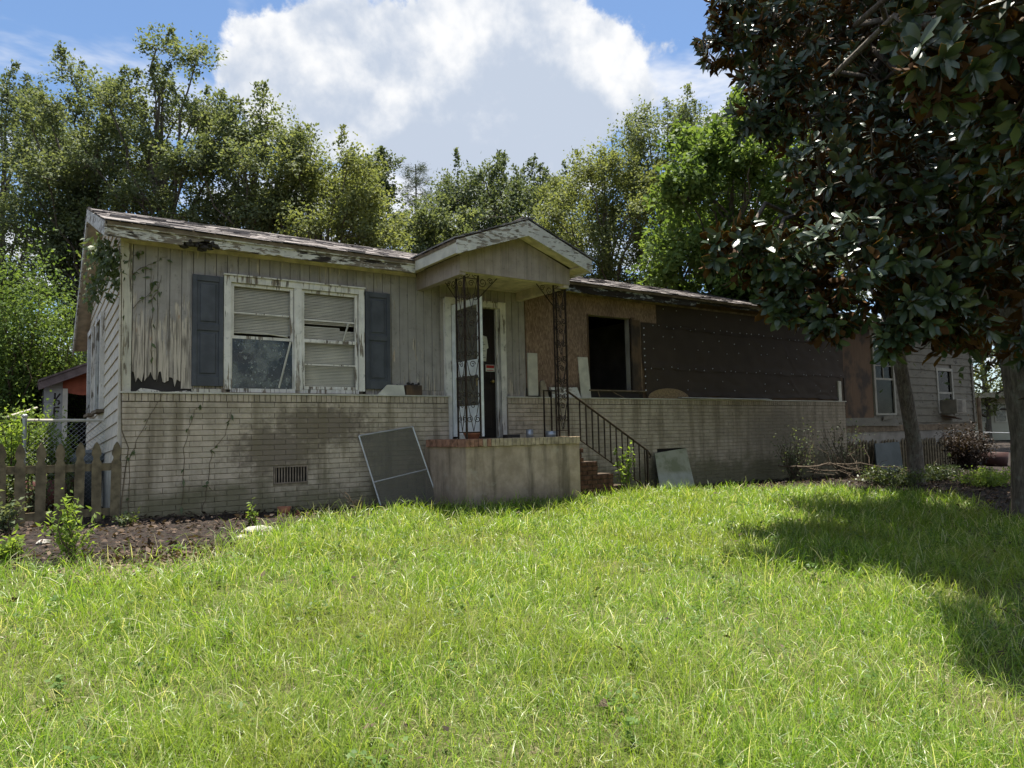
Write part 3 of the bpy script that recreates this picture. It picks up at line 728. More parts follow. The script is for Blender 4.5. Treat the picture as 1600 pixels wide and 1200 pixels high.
rail = MB().tube([(5.86, -.97, 1.50), (6.0, -.97, 1.42), (7.55, -.97, .53), (7.62, -.97, .45), (7.60, -.97, .40)], .017, 6).build('railing', M_iron, house)
MB().tube([(6.0, -.97, .80), (7.50, -.97, -.08)], .012, 5).build('bottom_rail', M_iron, rail)
for k in range(12):
    xx = 6.12 + k * .124; zt = 1.42 - (xx - 6.0) * .574; zb = .80 - (xx - 6.0) * .587
    B('baluster', M_iron, rail, xx - .008, xx + .008, -.978, -.962, zb, zt)
B('baluster', M_iron, rail, 7.53, 7.56, -.985, -.955, -.35, .53)
r2 = MB().tube([(5.55, -.80, 1.50), (5.82, -.80, 1.50)], .013, 6).build('railing', M_iron, house)
for xx in (5.56, 5.70, 5.80): B('baluster', M_iron, r2, xx - .009, xx + .009, -.809, -.791, .79, 1.50)

# ---- stripped right-hand front: flake board, opening, tar paper
ob = walls(MB(), 5.90, 8.98, 1.452, 3.30, .095, .1245, ((7.25, 8.29, 1.60, 2.94), (8.56, 8.98, 1.452, 2.90))).build('flake_board_wall', M_osb, house)
wo = B('window_opening', M_ply, house, 8.29, 8.36, .06, .124, 1.60, 2.955); B('jamb', M_ply, wo, 7.236, 7.2495, .07, .124, 1.60, 2.94); B('lining_board', M_ply, wo, 8.365, 8.53, .085, .0945, 1.60, 2.92)
MB().box(7.20, 8.60, .03, .124, 1.575, 1.598).build('rough_sill', M_wood, wo)
B('gap', M_dark, wo, 7.25, 8.45, .088, .0945, 1.453, 1.574)  # solid dark strip painted in place of the shade under the sill
MB().tube([(7.4, .04, 1.57), (7.42, .02, 1.47)], .012, 5).build('hanging_lath', M_wood, wo); MB().tube([(7.75, .05, 1.57), (8.0, .02, 1.46)], .010, 5).build('hanging_lath', M_wood, wo)
B('flake_board_edge', M_osb, ob, 5.885, 5.899, .08, .1245, 1.453, 3.25)
def sheet(x0, x1, z0, z1, y, seed, nx=160, nz=30, amp=.008):
    r_ = np.random.default_rng(seed); ph = r_.random(8) * 6.28
    xs_, zs_ = np.linspace(x0, x1, nx), np.linspace(z0, z1, nz); X, Z = np.meshgrid(xs_, zs_); t = (Z - z0) / (z1 - z0)
    D = amp * (np.sin(X * 3.1 + ph[0] + 1.5 * np.sin(Z * 4 + ph[1])) * np.sin(Z * 5 + ph[2] + X) + .6 * np.sin(X * 8 + ph[3] + 3 * Z) + .5 * np.sin(Z * 17 + 2 * X + ph[4])) * (.3 + .7 * np.sin(math.pi * t))
    rg = np.sin(X * 1.3 + 2.6 * Z + ph[5] + .8 * np.sin(X * 2.9)); D = np.abs(D) + .016 * np.exp(-(rg / .07) ** 2) * np.clip(np.sin(X * .9 + ph[1]) + .3, 0, 1) * np.sin(math.pi * t) + (.010 + .022 * np.abs(np.sin(X * 5.6 + ph[5]))) * np.clip(.16 - t, 0, 1) / .16
    Zj = Z + .015 * np.sin(X * 2.2 + ph[6]) * (1 - t) + .008 * np.sin(X * 9 + ph[7]) * (1 - t)
    Vv = np.stack([X, y - np.abs(D), Zj], -1).reshape(-1, 3)
    i = (np.arange(nz - 1)[:, None] * nx + np.arange(nx - 1)[None]).ravel(); return Vv, np.stack([i, i + 1, i + nx + 1, i + nx], 1)
tp = walls(MB(), 8.56, 15.30, 1.453, 3.30, .096, .1243, ((8.5, 8.98, 2.90, 3.4),)).build('tar_paper_wall', M_ply, house)
for (a, e, z0, z1, y, sd_) in ((8.985, 15.26, 2.80, 3.29, .088, 1), (8.56, 15.30, 2.02, 2.88, .080, 2), (8.62, 15.16, 1.50, 2.07, .072, 3)):
    Vv, Ff = sheet(a, e, z0, z1, y, sd_); link('tar_paper_strip', fast_mesh('tar_paper_strip', Vv, Ff, [M_tar], smooth=True), tp)
caps = MB()
for zrow, y, n in ((3.16, .066, 10), (2.84, .05, 30), (2.62, .05, 12), (2.42, .05, 13), (2.05, .044, 26), (1.80, .044, 7), (1.66, .044, 9)):
    for k in range(n):
        xx = 8.68 + (k + random.uniform(.1, .9)) * 6.5 / n; zz_ = zrow + random.uniform(-.03, .03)
        if xx > 9.1 or zrow < 2.9: caps.lathe([(0, .0), (.011, 0), (.011, .004)], (0, 0, 0), 6); 
        vs = caps.v[-18:]; caps.v[-18:] = [(xx + a_, y - c_, zz_ + b_) for a_, b_, c_ in vs] if (xx > 9.1 or zrow < 2.9) else caps.v[-18:]
for zz_ in np.arange(1.6, 2.85, .13): caps.box(8.60, 8.625, .062, .068, zz_, zz_ + .02)
stuff(caps.build('cap_nails', M_alu, tp))
B('white_stop', M_white2, tp, 15.0, 15.12, .04, .07, 1.455, 1.93)
# ---- clapboarded wing
wing = B('wing_wall', M_dark, house, 15.16, 22.05, .24, .30, .80, 3.3)
WY = .20
plyb = B('bare_board', M_ply, wing, 15.32, 16.60, .085, .1243, 1.05, 3.28)
z = .90; kk = 0
while z < 3.25:
    for (a, e) in ((17.70, 22.08),):
        segs = [(a, e)]
        if z + .15 > 1.15 and z < 2.37: segs = [(a, 19.93), (20.87, e)]
        for s0, s1 in segs:
            dz = random.uniform(-.012, .012)
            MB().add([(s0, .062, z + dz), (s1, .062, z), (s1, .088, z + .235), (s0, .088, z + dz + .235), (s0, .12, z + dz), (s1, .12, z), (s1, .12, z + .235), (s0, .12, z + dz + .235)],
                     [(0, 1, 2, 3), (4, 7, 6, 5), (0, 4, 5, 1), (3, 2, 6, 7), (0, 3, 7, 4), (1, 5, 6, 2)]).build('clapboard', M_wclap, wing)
    z += .205; kk += 1
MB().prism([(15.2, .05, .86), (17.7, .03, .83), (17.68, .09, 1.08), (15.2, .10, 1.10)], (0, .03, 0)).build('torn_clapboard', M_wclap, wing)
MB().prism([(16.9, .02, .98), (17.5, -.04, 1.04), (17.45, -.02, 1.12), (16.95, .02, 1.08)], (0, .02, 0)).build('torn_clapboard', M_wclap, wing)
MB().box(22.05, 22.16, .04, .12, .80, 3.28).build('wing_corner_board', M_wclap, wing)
B('sill_beam', M_wood, wing, 15.2, 22.1, .09, .23, .70, .86)
def small_window(x0, x1, z0, z1, y, cols, rows, lower=True):
    ww = MB().box(x0 - .08, x0, y - .05, y + .03, z0 - .05, z1 + .08).box(x1, x1 + .08, y - .05, y + .03, z0 - .05, z1 + .08).box(x0, x1, y - .05, y + .03, z1, z1 + .08).box(x0, x1, y - .05, y + .03, z0 - .05, z0).build('wing_window', M_dull, house)
    zm = z0 + (z1 - z0) * .46
    B('meeting_rail', M_dull, ww, x0, x1, y - .03, y + .01, zm - .025, zm + .025)
    for i in range(1, cols): B('muntin', M_dull, ww, x0 + (x1 - x0) * i / cols - .011, x0 + (x1 - x0) * i / cols + .011, y - .02, y, zm + .025, z1)
    for i in range(1, rows): B('muntin', M_dull, ww, x0, x1, y - .0205, y - .0005, zm + (z1 - zm) * i / rows - .011, zm + (z1 - zm) * i / rows + .011)
    B('pane', M_glass2, ww, x0, x1, y + .005, y + .009, zm + .025, z1); B('pane', M_glass2, ww, x0, x1, y - .012, y - .008, z0, zm - .025)
    return ww
small_window(16.72, 17.58, 1.16, 3.06, .10, 2, 3); small_window(20.0, 20.8, 1.20, 2.34, .10, 1, 1)
# pickets closing the crawl space under the wing
def picket_mesh(w_, h, notch=True, t=.02):
    hw = w_ / 2; c = [(-hw, 0), (hw, 0), (hw, h - .235), (hw * .72, h - .205), (hw * .62, h - .185), (hw * .72, h - .165), (hw * .98, h - .145), (hw * .95, h - .105), (hw * .62, h - .045), (hw * .22, h - .008), (0, h)] if notch else [(-hw, 0), (hw, 0), (hw, h), (-hw, h)]
    if notch: c = c + [(-x_, z_) for x_, z_ in c[-2:1:-1]]
    q = MB().prism([(x_, 0, z_) for x_, z_ in c], (0, t, 0)); me = bpy.data.meshes.new('picket'); me.from_pydata(q.v, [], q.f); return me
M_fence = simple('weathered_fence', (.165, .13, .075), .9, .4, 11, bmp=.6)
sk = B('skirting', M_dark, house, 15.2, 22.05, .16, .18, -.5, .70)
mp = picket_mesh(.09, .78); mp.materials.append(M_fence)
for k in range(46):
    o = link('picket', mp, sk); o.location = (15.32 + k * .145, .08, -.30 + random.uniform(-.02, .04) + (-.1 if k % 7 == 3 else 0)); o.rotation_euler = (0, random.uniform(-.02, .02), 0)

# ================================================================== helpers for things seen at a picture point
def on_plane(x, y, **k):
    d = ray(x, y); a, v = list(k.items())[0]; i = 'XYZ'.index(a); return CAM + d * (v - CAM[i]) / d[i]
def slab(c, t, name, mat, parent=None):
    """thin board through four corners (top-left, top-right, bottom-right, bottom-left as seen), thickness t away from the viewer"""
    c = [np.array(q, float) for q in c]; n = np.cross(c[1] - c[0], c[3] - c[0]); n = n / np.linalg.norm(n)
    if n @ (c[0] - CAM) < 0: n = -n
    return MB().prism([tuple(q) for q in c], tuple(n * t)).build(name, mat, parent)

# ---- window screen against the wall
q = [on_plane(561, 681, Y=-.03), on_plane(645, 667, Y=-.03), on_plane(686, 786, Y=-.30), on_plane(599, 803, Y=-.30)]
t = thing('window_screen', 'loose aluminium framed window screen leaning against the brick wall beside the porch', 'window screen', tuple(q[3]))
slab(q, .003, 'mesh', M_screen, t)
fr = MB()
for i in range(4): fr.tube([q[i], q[(i + 1) % 4]], .011, 4)
fr.build('frame', M_alu, t)
m0, m1 = q[0] + (q[3] - q[0]) * .60, q[1] + (q[2] - q[1]) * .56
MB().tube([m0, m1], .010, 4).build('crossbar', M_alu, t)

def paintwear(name, c1, c2):
    def f(g, b):
        p = g.pos(); n = g.noise(p, 4, 7, .65)
        c = g.mix(g.step(n, .42, .62), c1, c2); c = g.mix(g.step(g.sep(p)[2], .12, .02), c, g.mix(.5, c, (.45, .45, .40)))
        g.put(b.inputs['Base Color'], c); b.inputs['Roughness'].default_value = .8
    return material(name, f)
M_board = paintwear('algae_board', (.36, .35, .25), (.22, .225, .13))
q = [on_plane(1023, 708, Y=-.06), on_plane(1072, 700, Y=-.06), on_plane(1086, 760, Y=-.34), on_plane(1033, 770, Y=-.34)]
tag(slab(q, .015, 'panel_board', M_board), 'algae stained pale board leaning over the crawl space opening beyond the steps', 'board')
M_blue = simple('blue_grey_panel', (.072, .082, .074), .6, .2, 4)
q = [on_plane(1367, 693, Y=-.05), on_plane(1405, 690, Y=-.05), on_plane(1413, 741, Y=-.35), on_plane(1372, 745, Y=-.35)]
tag(slab(q, .03, 'panel_board', M_blue), 'blue grey panel leaning on the picket skirting under the wing', 'board')

# ---- odds and ends on the ledge
z0 = 1.453
tag(MB().box(5.90, 6.095, .045, .075, z0, 2.16, T=Matrix.Rotation(-.004, 4, 'Y')).build('board_offcut', M_white2), 'short white board standing on the ledge where grey planks end', 'board')
tag(MB().prism([(7.02, .04, z0), (7.24, .04, z0), (7.21, .07, 2.165), (6.99, .07, 2.165)], (0, .02, 0)).build('board_offcut', M_white2), 'short white board standing beside the empty window opening', 'board')
tag(MB().prism([(6.36, .0, z0), (6.97, .0, z0), (6.92, .03, 1.63), (6.34, .03, 1.62)], (0, .045, 0)).build('board_offcut', M_whiteh), 'low flaking white board lying between the two upright offcuts', 'board')
tag(MB().prism([(6.12, .02, z0), (6.29, .02, z0), (6.26, .05, 1.66), (6.22, .05, 1.74), (6.15, .05, 1.72)], (0, .03, 0)).build('slate_piece', M_mortar), 'small dark rounded slab behind the white offcuts on the ledge', 'slab')
tag(MB().prism([(3.20, -.01, z0), (3.63, -.01, z0), (3.62, .02, 1.60), (3.36, .02, 1.60)], (0, .02, 0)).build('board_offcut', M_white2), 'pale board scrap under the shutter beside the porch', 'board')
t = thing('planter_box', 'small rotten brown wooden box on the brick ledge near the door', 'box', (3.76, .03, z0))
MB().box(3.65, 3.90, -.015, 0, z0, 1.60).box(3.65, 3.90, .06, .075, z0, 1.60).box(3.65, 3.665, 0, .06, z0, 1.60).box(3.885, 3.90, 0, .06, z0, 1.60).box(3.665, 3.885, 0, .06, z0, z0 + .012).build('box', M_ply, t)
rt_ = MB()
for k in range(14): rt_.rock((random.uniform(3.68, 3.87), .03, random.uniform(1.58, 1.63)), (.02, .02, .02), k)
rt_.build('dirt', M_dark, t)
arc = [(9.20 + .56 * math.cos(a), .035, z0 + .20 * math.sin(a)) for a in np.linspace(0, math.pi, 15)]
tag(MB().prism(arc, (0, .02, 0)).build('plywood_offcut', simple('pale_flake_board', (.27, .185, .10), .85, .3, 30)), 'half round piece of flake board standing against the tar paper', 'board')
tag(MB().prism([(9.4, -.10, 1.462), (12.05, -.20, 1.440), (12.15, -.02, 1.470), (9.45, .06, 1.478)], (0, 0, .012)).build('flat_sheet', M_white2), 'thin white sheet lying along the ledge below the tar paper', 'sheet')

# ---- on the porch
t = thing('flower_pot', 'shallow terracotta flower pot by the porch column beside the storm door', 'pot', (4.20, -.92, .785))
MB().lathe([(0, 0), (.085, 0), (.115, .075), (.125, .078), (.125, .098), (.105, .098), (.10, .07), (0, .065)], (4.20, -.92, .785), 18).build('bowl', M_terra, t, True)
tag(MB().lathe([(0, 0), (.09, 0), (.10, .10), (.09, .10), (.08, .012), (0, .012)], (5.60, -.92, .785), 16).build('metal_bowl', M_steel, smooth=True), 'dull metal bowl on the porch by the column next to the step railing', 'bowl')
tag(MB().lathe([(0, 0), (.055, 0), (.055, .13), (.048, .13), (.048, .01), (0, .01)], (5.28, -.80, .785), 14).build('tin_can', M_steel, smooth=True), 'tall tin can on the porch floor', 'can')
tag(MB().box(4.93, 5.16, -.72, -.60, .786, .845).build('brick_block', M_dark), 'loose dark brick lying on the porch floor', 'brick')
tag(MB().prism([(4.34, -.35, .787), (4.62, -.35, .787), (4.58, -.32, .87), (4.40, -.32, .86)], (0, .1, 0)).build('plastic_jug', M_white2), 'crumpled white plastic jug at the foot of the storm door', 'jug')
t = thing('paper_notice', 'stack of pale paper notices taped to the dark front door', 'notice', (5.05, .155, 2.2))
MB().prism([(4.97, .150, 2.03), (5.14, .150, 2.02), (5.16, .152, 2.22), (5.19, .150, 2.24), (5.16, .151, 2.42), (4.99, .150, 2.46)], (0, .004, 0)).build('sheet', M_paper, t)
lines = MB()
for k in range(9): lines.box(5.0, 5.13 - .03 * (k % 3), .1480, .1492, 2.08 + k * .035, 2.088 + k * .035)
lines.build('print', M_dark, t)
t = thing('warning_sign', 'small red and white sign on the front door above its knob', 'sign', (5.2, .155, 1.9))
B('card', M_paper, t, 5.13, 5.30, .150, .154, 1.86, 1.97); MB().box(5.14, 5.29, .1485, .1495, 1.915, 1.962).box(5.15, 5.28, .1485, .1495, 1.875, 1.885).build('print', M_red, t)

# ---- air conditioner in the wing window
t = thing('air_conditioner', 'boxy window air conditioner hanging out of the clapboard wing', 'air conditioner', (20.25, 0, 1.2))
MB().cbox(20.05, 20.62, -.36, .07, 1.14, 1.52, .012).build('case', simple('aged_enamel', (.20, .175, .13), .6, .2, 6), t)
for k in range(9): B('louvre', M_dark, t, 20.09, 20.36, -.364, -.358, 1.18 + k * .036, 1.195 + k * .036)
MB().prism([(20.1, -.3, 1.02), (20.7, -.2, .96), (20.75, .05, 1.0), (20.1, .05, 1.08)], (0, 0, .03)).build('bracket', M_ply, t)

# ================================================================== leaves and bark
def leafmat(name, c1, c2, trans=.4, rough=.5, spec=.35, back=None):
    def f(g, b):
        nt = g.nt; out = [n for n in nt.nodes if n.type == 'OUTPUT_MATERIAL'][0]; r = g.rnd(); p = g.pos()
        c = g.mix(r, c1, c2); c = g.mix(g.math('MULTIPLY', g.step(g.noise(p, .9, 3), .35, .7), .5), c, tuple(x * .75 for x in c1))
        g.put(b.inputs['Base Color'], c); b.inputs['Roughness'].default_value = rough; b.inputs['Specular IOR Level'].default_value = spec * (.5 if spec < .36 else 1)
        tl = g.n('ShaderNodeBsdfTranslucent'); g.put(tl.inputs[0], g.mix(1, c, (1.5, 1.45, .7), 'MULTIPLY'))
        m = g.n('ShaderNodeMixShader'); m.inputs[0].default_value = trans
        nt.links.new(b.outputs[0], m.inputs[1]); nt.links.new(tl.outputs[0], m.inputs[2]); nt.links.new(m.outputs[0], out.inputs[0])
    return material(name, f)
M_leafA = leafmat('olive_leaf', (.085, .115, .062), (.205, .235, .130), .38, .6, .22)
M_leafB = leafmat('dark_leaf', (.060, .085, .048), (.145, .175, .098), .34, .6, .22)
M_leafC = leafmat('yellow_green_leaf', (.110, .138, .058), (.235, .26, .12), .40, .6, .22)
M_leafD = leafmat('maple_leaf', (.072, .125, .034), (.17, .235, .072), .42, .6, .25)
M_leafP = leafmat('pine_needle', (.035, .055, .025), (.07, .09, .04), .2, .5)
M_ivy = leafmat('ivy_leaf', (.065, .095, .032), (.15, .185, .068), .36, .45, .5)
M_weed = leafmat('weed_leaf', (.13, .20, .04), (.22, .30, .07), .5, .5)
M_mag = leafmat('magnolia_leaf', (.035, .060, .032), (.080, .112, .060), .12, .30, .5)
M_magu = leafmat('magnolia_underside', (.10, .045, .014), (.22, .115, .038), .42, .7)
def bark(g, b):
    p = g.pos(); n = g.noise(g.mapv(p, (26, 26, 5)), 1, 7, .68, .6); l = g.noise(p, 3.5, 6, .7)
    c = g.ramp(n, [(.3, (.045, .036, .028)), (.55, (.135, .112, .088)), (.75, (.22, .19, .155))])
    c = g.mix(g.math('MULTIPLY', g.step(l, .52, .66), .55), c, (.21, .215, .175))
    g.put(b.inputs['Base Color'], c); b.inputs['Roughness'].default_value = .95; bump(g, b, n, 1.0, .03)
M_bark = material('bark', bark)
M_twig = simple('dry_twig', (.105, .08, .055), .9, .35, 12)
def limb(m, a, b_, r0, r1, sag=.1, n=5, k=5, jit=.04):
    a, b_ = np.array(a, float), np.array(b_, float); d = np.linalg.norm(b_ - a); j = rng.normal(0, jit * d, (n + 1, 3)); pts = []
    for i in range(n + 1):
        t_ = i / n; q_ = a + (b_ - a) * t_; q_ = q_ + j[i] * math.sin(math.pi * t_); q_[2] += sag * d * math.sin(math.pi * t_); pts.append(q_)
    m.tube(pts, [r0 + (r1 - r0) * i / n for i in range(n + 1)], k, False)
def tree(name, label, px, top, depth, wide, crown_bottom, mat, nleaf=36000, leaf=.10, nl=16, clump=.36, trunk_r=.16, group=None, lobes=None, airy=.5, tall=1.0):
    """deciduous tree; px/top/crown_bottom in picture points at the given distance, wide = crown width in metres"""
    base = at(px, 690, depth); bx, by = float(base[0]), float(base[1]); bz = float(gh(bx, by))
    zt = float(at(px, top, depth)[2]); zb = float(at(px, crown_bottom, depth)[2]); zm, hh = (zt + zb) / 2, (zt - zb) / 2
    t_ = thing(name, label, 'tree', (bx, by, bz), group); tm = MB()
    tm.tube([(bx, by, bz - .2), (bx + .1, by, bz + (zm - bz) * .5), (bx - .05, by + .1, zm), (bx, by, zm + hh * .7)], [trunk_r, trunk_r * .8, trunk_r * .5, trunk_r * .12], 8)
    cs = []; nl = int(nl * 1.9)
    for i in range(nl):
        a = i * 2.399 + rng.normal(0, .3); v = (i + .5) / nl * 1.8 - .88; ins = .35 if i % 4 == 0 else 1.0
        prof = math.sqrt(max(.06, 1 - abs(v) ** 2.2)); rr = prof * ins * (.62 + .38 * rng.random())
        cs.append((bx + wide / 2 * rr * math.cos(a), by + wide / 2 * rr * math.sin(a), zm + hh * v * .88 + rng.normal(0, .05) * hh, (.090 + .085 * rng.random()) * wide * (1 - .30 * max(0, v))))
    P = []; T = []; N_ = []; m_ = 40; ncl = int(nleaf * .80) // m_
    wts = np.array([c[3] ** 2 for c in cs]); wts = wts / wts.sum()
    for c, wt in zip(cs, wts):
        limb(tm, (bx, by, bz + (c[2] - bz) * .66), c[:3], trunk_r * .34, trunk_r * .10, .05)
        k = max(3, int(ncl * wt)); d = randdir(k); d[:, 2] = np.abs(d[:, 2]) * 1.0 - .35; d = norm(d); rr = c[3] * (airy + (1.15 - airy) * rng.random(k) ** .6)
        cc = np.array(c[:3]) + d * rr[:, None] * np.array([1, 1, .85 * tall])
        for q_ in cc[::4]: limb(tm, c[:3], q_ + (q_ - np.array(c[:3])) * .25, trunk_r * .08, trunk_r * .02, .02, 3, 4)
        ax = norm(d + np.array([0, 0, .25]) + rng.normal(0, .25, (k, 3))); s_ = rng.normal(0, 1, (k, m_, 3)); el = rng.uniform(-1.0, 1.6, (k, m_, 1))
        pp = cc[:, None] + s_ * clump * .30 + ax[:, None] * el * clump * .8
        P.append(pp.reshape(-1, 3)); T.append((ax[:, None] * .8 + rng.normal(0, .7, (k, m_, 3)) - np.array([0, 0, .35])).reshape(-1, 3))
        N_.append((d[:, None] * .55 + np.array([0, 0, .8]) + rng.normal(0, .34, (k, m_, 3))).reshape(-1, 3))
    top_ = sorted(cs, key=lambda c: -c[2])[:max(6, nl // 2)]
    for c in top_:
        for _ in range(2):
            a0 = np.array(c[:3]) + randdir(1)[0] * c[3] * .6; up_ = norm(np.array([[rng.normal(0, .55), rng.normal(0, .55), 1.0]]))[0]; ln = rng.uniform(.2, 1.15) * wide * .14 + .15
            b0_ = a0 + up_ * (c[3] * .7 + ln); limb(tm, a0, b0_, trunk_r * .06, trunk_r * .015, .02, 4, 4)
            k = 150; u = rng.uniform(.15, 1.0, (k, 1)) ** .8; P.append(a0 + (b0_ - a0) * u + rng.normal(0, 1, (k, 3)) * clump * (.62 - .5 * u))
            T.append(rng.normal(0, .8, (k, 3)) + up_ * .5); N_.append(rng.normal(0, .5, (k, 3)) + np.array([0, 0, .8]))
    tm.build('trunk', M_bark, t_, True)
    P = np.concatenate(P); T = np.concatenate(T); N_ = np.concatenate(N_); L = leaf * rng.uniform(.7, 1.35, len(P))
    V_, F_ = leaf_cloud(*DIAMOND, P, T, N_, L, L * 1.25); link('crown', fast_mesh('crown', V_, F_, [mat]), t_)
    return t_
tree('broadleaf_tree', 'dark leafy tree at the outer edge beyond the vine covered bank', -5, 75, 27, 6.0, 560, M_leafB, 34000, .115, 16)
tree('broadleaf_tree', 'tallest pointed olive green tree rising over the gable end of the roof', 248, 52, 21, 4.2, 480, M_leafA, 42000, .095, 18, .30, .18)
tree('broadleaf_tree', 'feathery tree standing next to the tallest one over the gable end', 128, 100, 22, 4.3, 500, M_leafA, 40000, .095, 18, .32, .17)
tree('broadleaf_tree', 'low dark tree filling in beside the gable end under the tallest tree', 120, 200, 24, 5.6, 560, M_leafB, 36000, .11, 14)
tree('broadleaf_tree', 'olive green tree behind the front window part of the roof', 398, 150, 20.5, 3.9, 450, M_leafA, 40000, .095, 17, .34, .16)
tree('broadleaf_tree', 'shorter rounded yellowish tree between the window side roof and the tall slim tree', 505, 235, 20, 4.0, 470, M_leafC, 32000, .095, 15, .32, .14)
tree('slender_tree', 'tall slim dark tree beside the pine behind the porch roof', 578, 215, 30, 2.9, 470, M_leafB, 22000, .13, 15, .34, .13)
tree('broadleaf_tree', 'broad rounded dark tree crown straight behind the porch gable', 785, 265, 36, 8.4, 430, M_leafB, 44000, .16, 20, .46, .25)
tree('broadleaf_tree', 'middle distance green tree filling between porch gable and pine', 690, 330, 30, 4.0, 450, M_leafA, 18000, .14, 11, .4, .12)
tree('broadleaf_tree', 'loose yellow green tree with wispy top behind the roof over the tar paper wall', 958, 225, 25, 4.6, 500, M_leafC, 46000, .10, 16, .40, .15, airy=.35)
tree('broadleaf_tree', 'tall airy olive tree with open top next to the magnolia', 1062, 125, 26, 4.2, 500, M_leafA, 42000, .10, 17, .42, .16, airy=.3)
tree('maple_tree', 'bright green broad leaved tree showing beside the magnolia edge', 1165, 150, 19, 4.2, 560, M_leafD, 34000, .15, 16, .36, .16)
tree('broadleaf_tree', 'dark green tree closing the gap between maple and magnolia', 1235, 120, 23, 5.0, 560, M_leafB, 34000, .13, 16, .36, .16)
tree('broadleaf_tree', 'sunlit tree seen past the end of the wing', 1545, 380, 40, 9.0, 690, M_leafC, 20000, .18, 14, .5, .2)
tree('broadleaf_tree', 'dark tree standing far beyond the magnolia trunk', 1640, 60, 30, 9.0, 640, M_leafB, 26000, .16, 16, .5, .25)
# the pine
b0 = at(655, 690, 42); pt = thing('pine_tree', 'thin pine with open layered branches behind the porch', 'pine', (float(b0[0]), float(b0[1]), float(gh(b0[0], b0[1]))))
zt = float(at(655, 245, 42)[2]); bx, by, bz = pt.location; tm = MB().tube([(bx, by, bz - .2), (bx, by, zt)], [.2, .03], 7); P = []; T = []
for i in range(46):
    z = zt - .3 - (zt - bz) * .62 * (i / 46) ** 1.1; a = i * 2.4; L = .5 + 1.5 * (i / 46) ** .7 * random.uniform(.6, 1.1)
    e = np.array((bx + L * math.cos(a), by + L * math.sin(a), z + .15)); limb(tm, (bx, by, z), e, .03, .01, -.05, 3, 4)
    k = 230; tt = rng.uniform(.45, 1.05, (k, 1)); P.append(np.array((bx, by, z)) + (e - np.array((bx, by, z))) * tt + rng.normal(0, .16, (k, 3))); T.append(rng.normal(0, 1, (k, 3)) + (e - np.array((bx, by, z))) * .8)
tm.build('trunk', M_bark, pt)
P = np.concatenate(P); T = np.concatenate(T); V, F = leaf_cloud(*DIAMOND, P, T, rng.normal(0, 1, P.shape), rng.uniform(.16, .26, len(P)), rng.uniform(.03, .06, len(P)))
link('crown', fast_mesh('crown', V, F, [M_leafP]), pt)

# ---- magnolia
base = at(1432, 742, 14.5); bx, by = float(base[0]), float(base[1]); bz = float(gh(bx, by))
mag = thing('magnolia_tree', 'large dark glossy magnolia with rusty leaf undersides overhanging the wing', 'tree', (bx, by, bz))
tm = MB(); tp_ = [np.array((bx, by, bz - .1)), at(1428, 690, 14.5), at(1405, 560, 14.2), at(1360, 330, 13.2), at(1335, 130, 12.4), at(1330, -60, 12.0)]
tm.tube(tp_, [.17, .145, .125, .10, .08, .05], 10)
LOB = [(1205, 40, 9.6, .85), (1300, -20, 10, 1.3), (1400, -80, 10, 1.7), (1500, 40, 9.6, 1.5), (1610, 30, 10.5, 2.0), (1215, 130, 9.5, .55), (1290, 180, 9.4, .8), (1390, 140, 9.6, 1.2), (1520, 190, 9.6, 1.4),
       (1285, 290, 8.6, .62), (1370, 300, 8.0, .8), (1470, 310, 7.6, .85), (1570, 320, 8.2, 1.1), (1150, 395, 7.7, .34), (1200, 410, 7.7, .36), (1250, 430, 7.7, .5), (1330, 420, 7.4, .62), (1430, 430, 7.2, .68), (1530, 440, 7.4, .75), (1610, 460, 8.2, .9),
       (1290, 500, 7.6, .26), (1215, 485, 7.7, .22), (1395, 525, 7.2, .22), (1485, 500, 7.2, .40), (1450, 470, 7.0, .3), (1150, 60, 9.5, .5), (1150, 10, 9.6, .4), (1185, 190, 9.5, .4), (1560, 90, 7.2, .7), (1640, 120, 6.3, .8), (1600, 60, 6.2, .6), (1690, 200, 6.4, .9), (1640, 10, 7.2, 1.0), (1660, 200, 7.2, .9), (1560, 230, 6.8, .5), (1640, 200, 11.5, 2.2),
       (1700, 100, 10, 2.0), (1760, 350, 9.5, 1.6), (1500, -240, 11, 1.9), (1650, -180, 11, 2.2), (1850, 100, 11, 2.0), (1720, 520, 8.5, 1.0), (1570, 130, 12.5, 1.8), (1430, 240, 11.2, 1.3), (1250, 60, 12, 1.1), (1330, 110, 12.5, 1.4), (1290, -10, 12, 1.2), (1330, 230, 11.5, .9), (1240, 120, 11.5, .7),
       (1400, 250, 14.5, 1.7), (1500, 300, 15.5, 2.1), (1340, 330, 14, 1.2), (1580, 340, 15, 2.0), (1450, 80, 14.5, 2.3), (1560, 480, 13, 1.1), (1460, 440, 13.5, .8),  # foliage added out of sight behind the crown to block sky from the wing
       (1478, 80, 5.0, .40), (1570, 10, 5.2, .75), (1610, 160, 5.6, .5), (1430, -70, 5.6, .6), (1690, 40, 5.2, 1.0), (1720, 260, 5.6, .9), (1800, 120, 5.0, .9)]
BOUGH = [(x, y) for x, y in ((1480, 900), (1550, 925), (1610, 950), (1560, 985), (1640, 1010))]
P = []; A = []; NEAR = []
